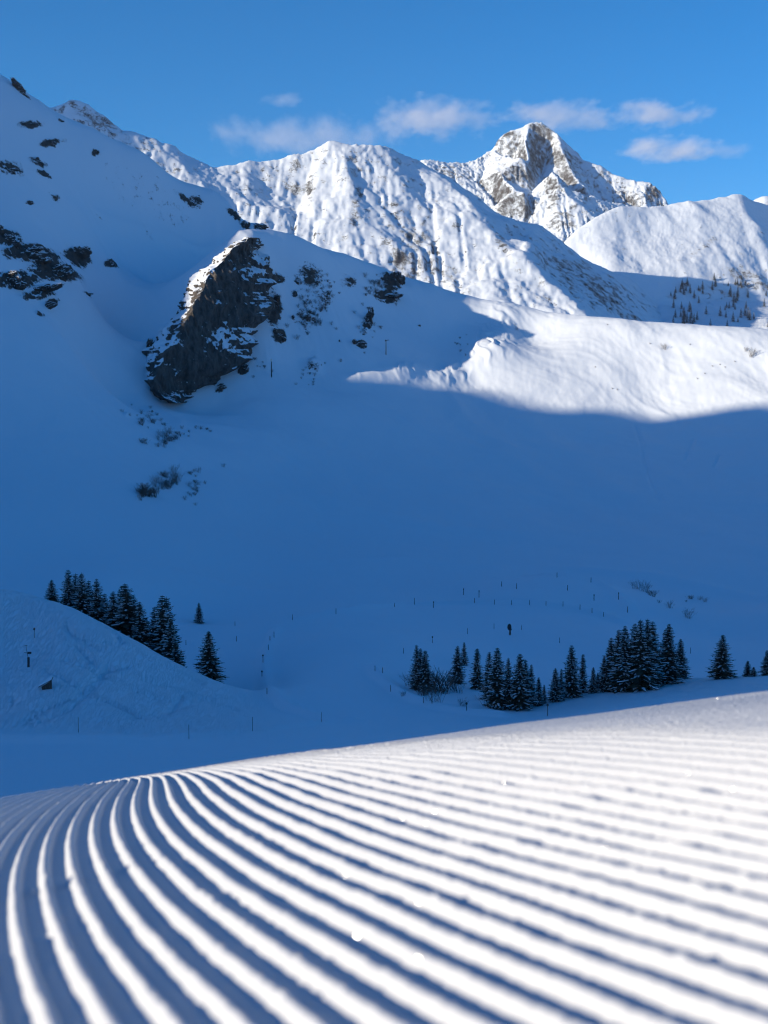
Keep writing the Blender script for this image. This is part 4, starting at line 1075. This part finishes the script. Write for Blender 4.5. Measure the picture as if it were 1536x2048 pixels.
# ------------------------------------------------------------------ masts, poles, snow gun, hatch
def mast(x, yb, yt, kind, label):
    p = hit(x, yb, 600); h = float(ray(x, yt)[1]) * p.y - p.z
    root = empty('avalanche_mast', p); tag(root, label, 'mast', None)
    a = MB(); a.tube([(0, 0, -1), (0, 0, h * .5), (0.0, 0, h * .93)], [.42, .34, .28], 8); a.build('pole', M_steel if kind else M_dark, root)
    b_ = MB()
    if kind == 0:
        b_.box((0, 0, h * .95), (.75, .7, .8), 0, 0, .8); b_.tube([(0, 0, h * .93), (0, 0, h * 1.08)], .2, 6)
        b_.build('head', M_pale, root)
    else:
        b_.tube([(0, 0, h * .90), (.3, 0, h * .97), (1.5, -.2, h * 1.0), (2.3, -.3, h * .98)], [.22, .22, .2, .12], 6); b_.box((-.3, 0, h * .96), (.4, .3, .5))
        b_.build('arm', M_dark, root)
mast(543, 754, 719, 0, 'grey mast with pale head standing on the slope right of the cliff')
mast(772, 709, 680, 1, 'thin dark mast with bent top on the ridge face')
MKH = []
def marker(x, yt, yb, label, group, r_=.06, dmin=106, top=False):
    p = hit(x, yb, dmin)
    if p is None: return
    h = max(1.2, float(ray(x, yt)[1]) * p.y - p.z)
    m_ = MB(); m_.tube([(0, 0, -.3), (0, 0, h)], [r_, r_ * .8], 6)
    if top: m_.ball((0, 0, h), (.22, .22, .25), 8, 6)
    o = m_.build('marker_pole', M_marker); o.location = p
    tag(o, label, 'pole', group)
for i, (x, a, b_) in enumerate([(157, 1434, 1465), (378, 1449, 1478), (505, 1434, 1462), (643, 1424, 1444)]):
    marker(x, a, b_, '%s marker pole along the foot of the left hill' % (ORD[i] + ('' if i == 0 else ' from the left')), 'poles at the foot of the left hill', .045)
for i, (x, a, b_, t) in enumerate([(534, 1376, 1388, 0), (524, 1343, 1353, 1), (526, 1311, 1325, 1), (537, 1289, 1300, 0), (540, 1272, 1281, 0), (548, 1263, 1275, 0)]):
    marker(x, a, b_, '%s marker pole up the left edge of the hollow run' % ('lowest', 'second lowest', 'third lowest', 'fourth lowest', 'second highest', 'highest')[i], 'poles on the left edge of the run', .09, 225, t)
for i, (x, a, b_) in enumerate([(470, 1243, 1252), (473, 1272, 1283), (372, 1280, 1290), (585, 1229, 1240), (672, 1217, 1228), (789, 1206, 1214), (829, 1196, 1209), (989, 1199, 1209), (1023, 1200, 1210), (1059, 1200, 1210), (1092, 1202, 1211), (1126, 1203, 1213), (1160, 1209, 1219), (1184, 1216, 1226), (1207, 1224, 1233)]):
    marker(x, a, b_, '%s marker pole in the long far row across the valley' % (ORD[i] + ('' if i == 0 else ' from the left')), 'poles in the long far row', .10, 225)
for i, (x, a, b_) in enumerate([(867, 1204, 1216), (927, 1178, 1190), (949, 1196, 1206), (958, 1182, 1195), (1003, 1163, 1173), (1033, 1166, 1178), (1114, 1145, 1155), (1135, 1170, 1181), (1182, 1155, 1165), (1188, 1190, 1201), (1237, 1186, 1199), (1255, 1213, 1225)]):
    marker(x, a, b_, '%s pole on the flat right knoll behind the far row' % (ORD[i] + ('' if i == 0 else ' from the left')), 'poles on the right knoll', .12, 300, i in (0, 1, 3, 9, 10))
for i, (x, a, b_) in enumerate([(750, 1331, 1342), (765, 1337, 1346), (781, 1370, 1383), (807, 1296, 1307), (847, 1394, 1406), (865, 1274, 1286), (933, 1407, 1421), (935, 1256, 1268), (988, 1247, 1258), (1043, 1250, 1260), (1095, 1410, 1432), (1119, 1275, 1286), (1381, 1295, 1307)]):
    marker(x, a, b_, '%s pole from the left scattered round the right bank trees' % (ORD[i] if i else 'first'), 'poles round the right bank', .075, 218, i in (5, 6, 10))
# covered snow gun
p = hit(1020, 1270, 300); sg = empty('snow_gun', p); tag(sg, 'covered snow gun on a short post in the valley middle', 'snow gun')
h = float(ray(1020, 1248)[1]) * p.y - p.z
a = MB(); a.tube([(0, 0, -.4), (0, 0, h * .5)], [.32, .26], 8); a.build('post', M_wood, sg)
a = MB(); a.ball((-.2, 0, h * .72), (.62, .6, h * .30), 12, 8); a.box((.15, -.1, h * .52), (.3, .3, .2)); a.build('cover', M_dark, sg, True)
# padded snow lance on the left hill
p = hit(57, 1334, 150); k_ = p.y / FPX
la = empty('snow_lance', p); tag(la, 'padded snow lance with a small box halfway up on the left hill', 'snow lance')
a = MB(); a.tube([(0, 0, -.3), (0.05, 0, 20 * k_)], [.22, .22], 8); a.build('padding', M_dark, la)
a = MB(); a.tube([(0, 0, 18 * k_), (-.25, 0, 34 * k_), (-.35, 0, 43 * k_)], [.07, .06, .05], 6); a.build('pole', M_steel, la)
a = MB(); a.box((.25, 0, 29 * k_), (.3, .2, .17)); a.build('box', M_dark, la)
a = MB(); a.tube([(-.75, 0, 30 * k_), (.5, 0, 28 * k_)], .05, 5); a.tube([(-.6, 0, 44 * k_), (-.1, 0, 44 * k_)], .07, 5); a.build('crossbar', M_steel, la)
marker(69, 1258, 1276, 'single pole with a round top above the snow lance', None, .05, 150, True)
# half-buried wooden hut roof
p = hit(90, 1379, 150); hu = empty('wooden_hatch', (p.x, p.y, p.z), .15); tag(hu, 'half-buried wooden hatch with a slanting snowy roof on the left hill', 'hut')
a = MB(); k_ = p.y / FPX
for i in range(5):
    x0 = (-6 + i * 4.0) * k_; x1 = x0 + 3.7 * k_; z0_ = (6 + i * 2.6) * k_; z1_ = (8.6 + i * 2.6) * k_
    b_ = MB(); y0_, y1_ = -.04 - (i % 2) * .03, .06
    b_.add([(x0, y0_, -.4), (x1, y0_, -.4), (x1, y0_, z1_), (x0, y0_, z0_), (x0, y1_, -.4), (x1, y1_, -.4), (x1, y1_, z1_), (x0, y1_, z0_)], [(0, 1, 2, 3), (7, 6, 5, 4), (0, 3, 7, 4), (1, 5, 6, 2), (3, 2, 6, 7), (0, 4, 5, 1)])
    b_.build('plank', M_wood, hu)
a.add([(-13 * k_, -.25, 5.2 * k_), (14.5 * k_, -.25, 19.4 * k_), (14.5 * k_, 1.8, 20 * k_), (-13 * k_, 1.8, 6 * k_), (-13 * k_, -.25, 6.2 * k_), (14.5 * k_, -.25, 20.6 * k_), (14.5 * k_, 1.8, 21.4 * k_), (-13 * k_, 1.8, 7 * k_)], [(3, 2, 1, 0), (4, 5, 6, 7), (0, 1, 5, 4), (1, 2, 6, 5), (2, 3, 7, 6), (3, 0, 4, 7)])
a.build('roof', M_wood, hu)
a = MB(); a.add([(-13 * k_, -.15, 6.3 * k_), (13.5 * k_, -.15, 20.2 * k_), (13.5 * k_, 1.8, 21.5 * k_), (-13 * k_, 1.8, 7.1 * k_), (-12 * k_, 0, 8.2 * k_), (12.5 * k_, 0, 21.6 * k_), (12.5 * k_, 1.7, 23 * k_), (-12 * k_, 1.7, 8.8 * k_)], [(4, 5, 6, 7), (0, 1, 5, 4), (1, 2, 6, 5), (2, 3, 7, 6), (3, 0, 4, 7)])
a.build('snow_load', M_snow, hu)

# ------------------------------------------------------------------ glittering ice crystals on the groomed snow
M_ice, nt, b = new_mat('ice_crystal')
b.inputs['Base Color'].default_value = (.9, .95, 1, 1); b.inputs['Metallic'].default_value = 1.0; b.inputs['Roughness'].default_value = 0.38
m_ = MB()
flatx, flaty = px.ravel(), py.ravel()
for (x, y, r_) in [(713, 1877, 1.0), (836, 1923, .7), (836, 1806, .45), (690, 1757, .4), (427, 1806, .35), (867, 1627, .75), (850, 1650, .45), (805, 1639, .35), (963, 1608, .45), (1008, 1568, .35), (1284, 1466, .9), (1357, 1756, .7), (1465, 1582, .55), (1388, 1637, .3), (468, 1615, .3), (317, 1610, .55), (312, 1600, .3), (78, 1607, .3), (1140, 1447, .3), (1435, 1399, .35), (1320, 1412, .3), (1298, 1428, .3), (1375, 1550, .3), (1210, 1700, .3)]:
    i0 = int(np.argmin((flatx - x) ** 2 + (flaty - y) ** 2))
    c0 = np.array([XX.ravel()[i0], YY.ravel()[i0], Zf.ravel()[i0] + .0012])
    hv = SUN - c0 / np.linalg.norm(c0); hv /= np.linalg.norm(hv)
    t1_ = np.cross(hv, [0, 0, 1]); t1_ /= np.linalg.norm(t1_); t2_ = np.cross(hv, t1_)
    d_ = np.linalg.norm(c0); rad = 0.0010 * r_ * max(1, d_) ** .9
    ring = [c0 + rad * (math.cos(q) * t1_ + math.sin(q) * t2_) for q in np.linspace(0, 2 * math.pi, 7)[:-1]]
    low = [v_ - hv * rad * .6 for v_ in ring]
    m_.add(ring + low, [tuple(range(6))[::-1] if np.dot(np.cross(ring[1] - ring[0], ring[2] - ring[0]), hv) < 0 else tuple(range(6))] + [(q, (q + 1) % 6, 6 + (q + 1) % 6, 6 + q) for q in range(6)])
o = m_.build('ice_crystals', M_ice); tag(o, 'glittering ice crystals scattered on the sunlit groomed snow', 'ice crystals', kind='stuff')

# ------------------------------------------------------------------ clouds beyond the mountains
def cloud(x, y, w_, h_, dens, label, seed, D=15000):
    h_ *= 0.78; p = at(x, y, D); k = D / FPX
    m, nt, b = new_mat('cloud_vapour'); nt.nodes.remove(b)
    out = [n for n in nt.nodes if n.type == 'OUTPUT_MATERIAL'][0]
    vol = nt.nodes.new('ShaderNodeVolumePrincipled'); vol.inputs['Color'].default_value = (.95, .93, .93, 1); vol.inputs['Anisotropy'].default_value = .2
    tc = nt.nodes.new('ShaderNodeTexCoord')
    mp = nt.nodes.new('ShaderNodeMapping'); mp.inputs['Scale'].default_value = (w_ * k / 900, .5, h_ * k / 450); mp.inputs['Location'].default_value = (seed * 3.3, seed, 0)
    nt.links.new(tc.outputs['Object'], mp.inputs[0])
    n1 = noise_tex(nt, mp.outputs[0], 1.5, 6, .6)
    ln = nt.nodes.new('ShaderNodeVectorMath'); ln.operation = 'LENGTH'; nt.links.new(tc.outputs['Object'], ln.inputs[0])
    dens *= 0.5
    fall = math_node(nt, 'SUBTRACT', 1.0, ln.outputs['Value'])
    d = math_node(nt, 'ADD', math_node(nt, 'MULTIPLY', fall, 1.1), math_node(nt, 'MULTIPLY', math_node(nt, 'SUBTRACT', n1, .62), 2.4))
    d = math_node(nt, 'MULTIPLY', math_node(nt, 'MINIMUM', math_node(nt, 'MAXIMUM', d, 0.0), .6), dens)
    nt.links.new(d, vol.inputs['Density']); nt.links.new(vol.outputs[0], out.inputs['Volume'])
    mm = MB(); mm.ball((0, 0, 0), (1, 1, 1), 20, 12)
    o = mm.build('cloud', m); o.location = p; o.scale = (w_ / 2 * k, w_ / 2 * k * .6, h_ / 2 * k)
    tag(o, label, 'cloud', 'clouds over the far mountains')
cloud(565, 196, 110, 60, .004, 'small faint cloud puff highest on the left', 1)
cloud(620, 272, 520, 110, .0022, 'long faint cloud veil above the broad mountain', 2)
cloud(860, 240, 330, 130, .0045, 'wide pale cloud left of the rocky summit', 3)
cloud(1110, 234, 300, 100, .0055, 'pale cloud right behind the rocky summit', 4)
cloud(1305, 230, 290, 80, .0065, 'flat bright cloud right of the rocky summit', 5)
cloud(1335, 300, 260, 90, .0075, 'bright puffy cloud lowest on the right', 6)
cloud(1450, 300, 160, 50, .003, 'thin cloud wisp trailing right of the puffy cloud', 7)

# ------------------------------------------------------------------ the air
m, nt, b = new_mat('air'); nt.nodes.remove(b)
out = [n for n in nt.nodes if n.type == 'OUTPUT_MATERIAL'][0]
vol = nt.nodes.new('ShaderNodeVolumePrincipled'); vol.inputs['Color'].default_value = (.80, .88, 1, 1); vol.inputs['Density'].default_value = HAZE; vol.inputs['Anisotropy'].default_value = 0.0
nt.links.new(vol.outputs[0], out.inputs['Volume'])
mm = MB(); mm.box((0, 3600, 510), (4200, 5400, 935))
o = mm.build('haze', m); tag(o, 'thin blue mountain haze', 'haze', kind='stuff')
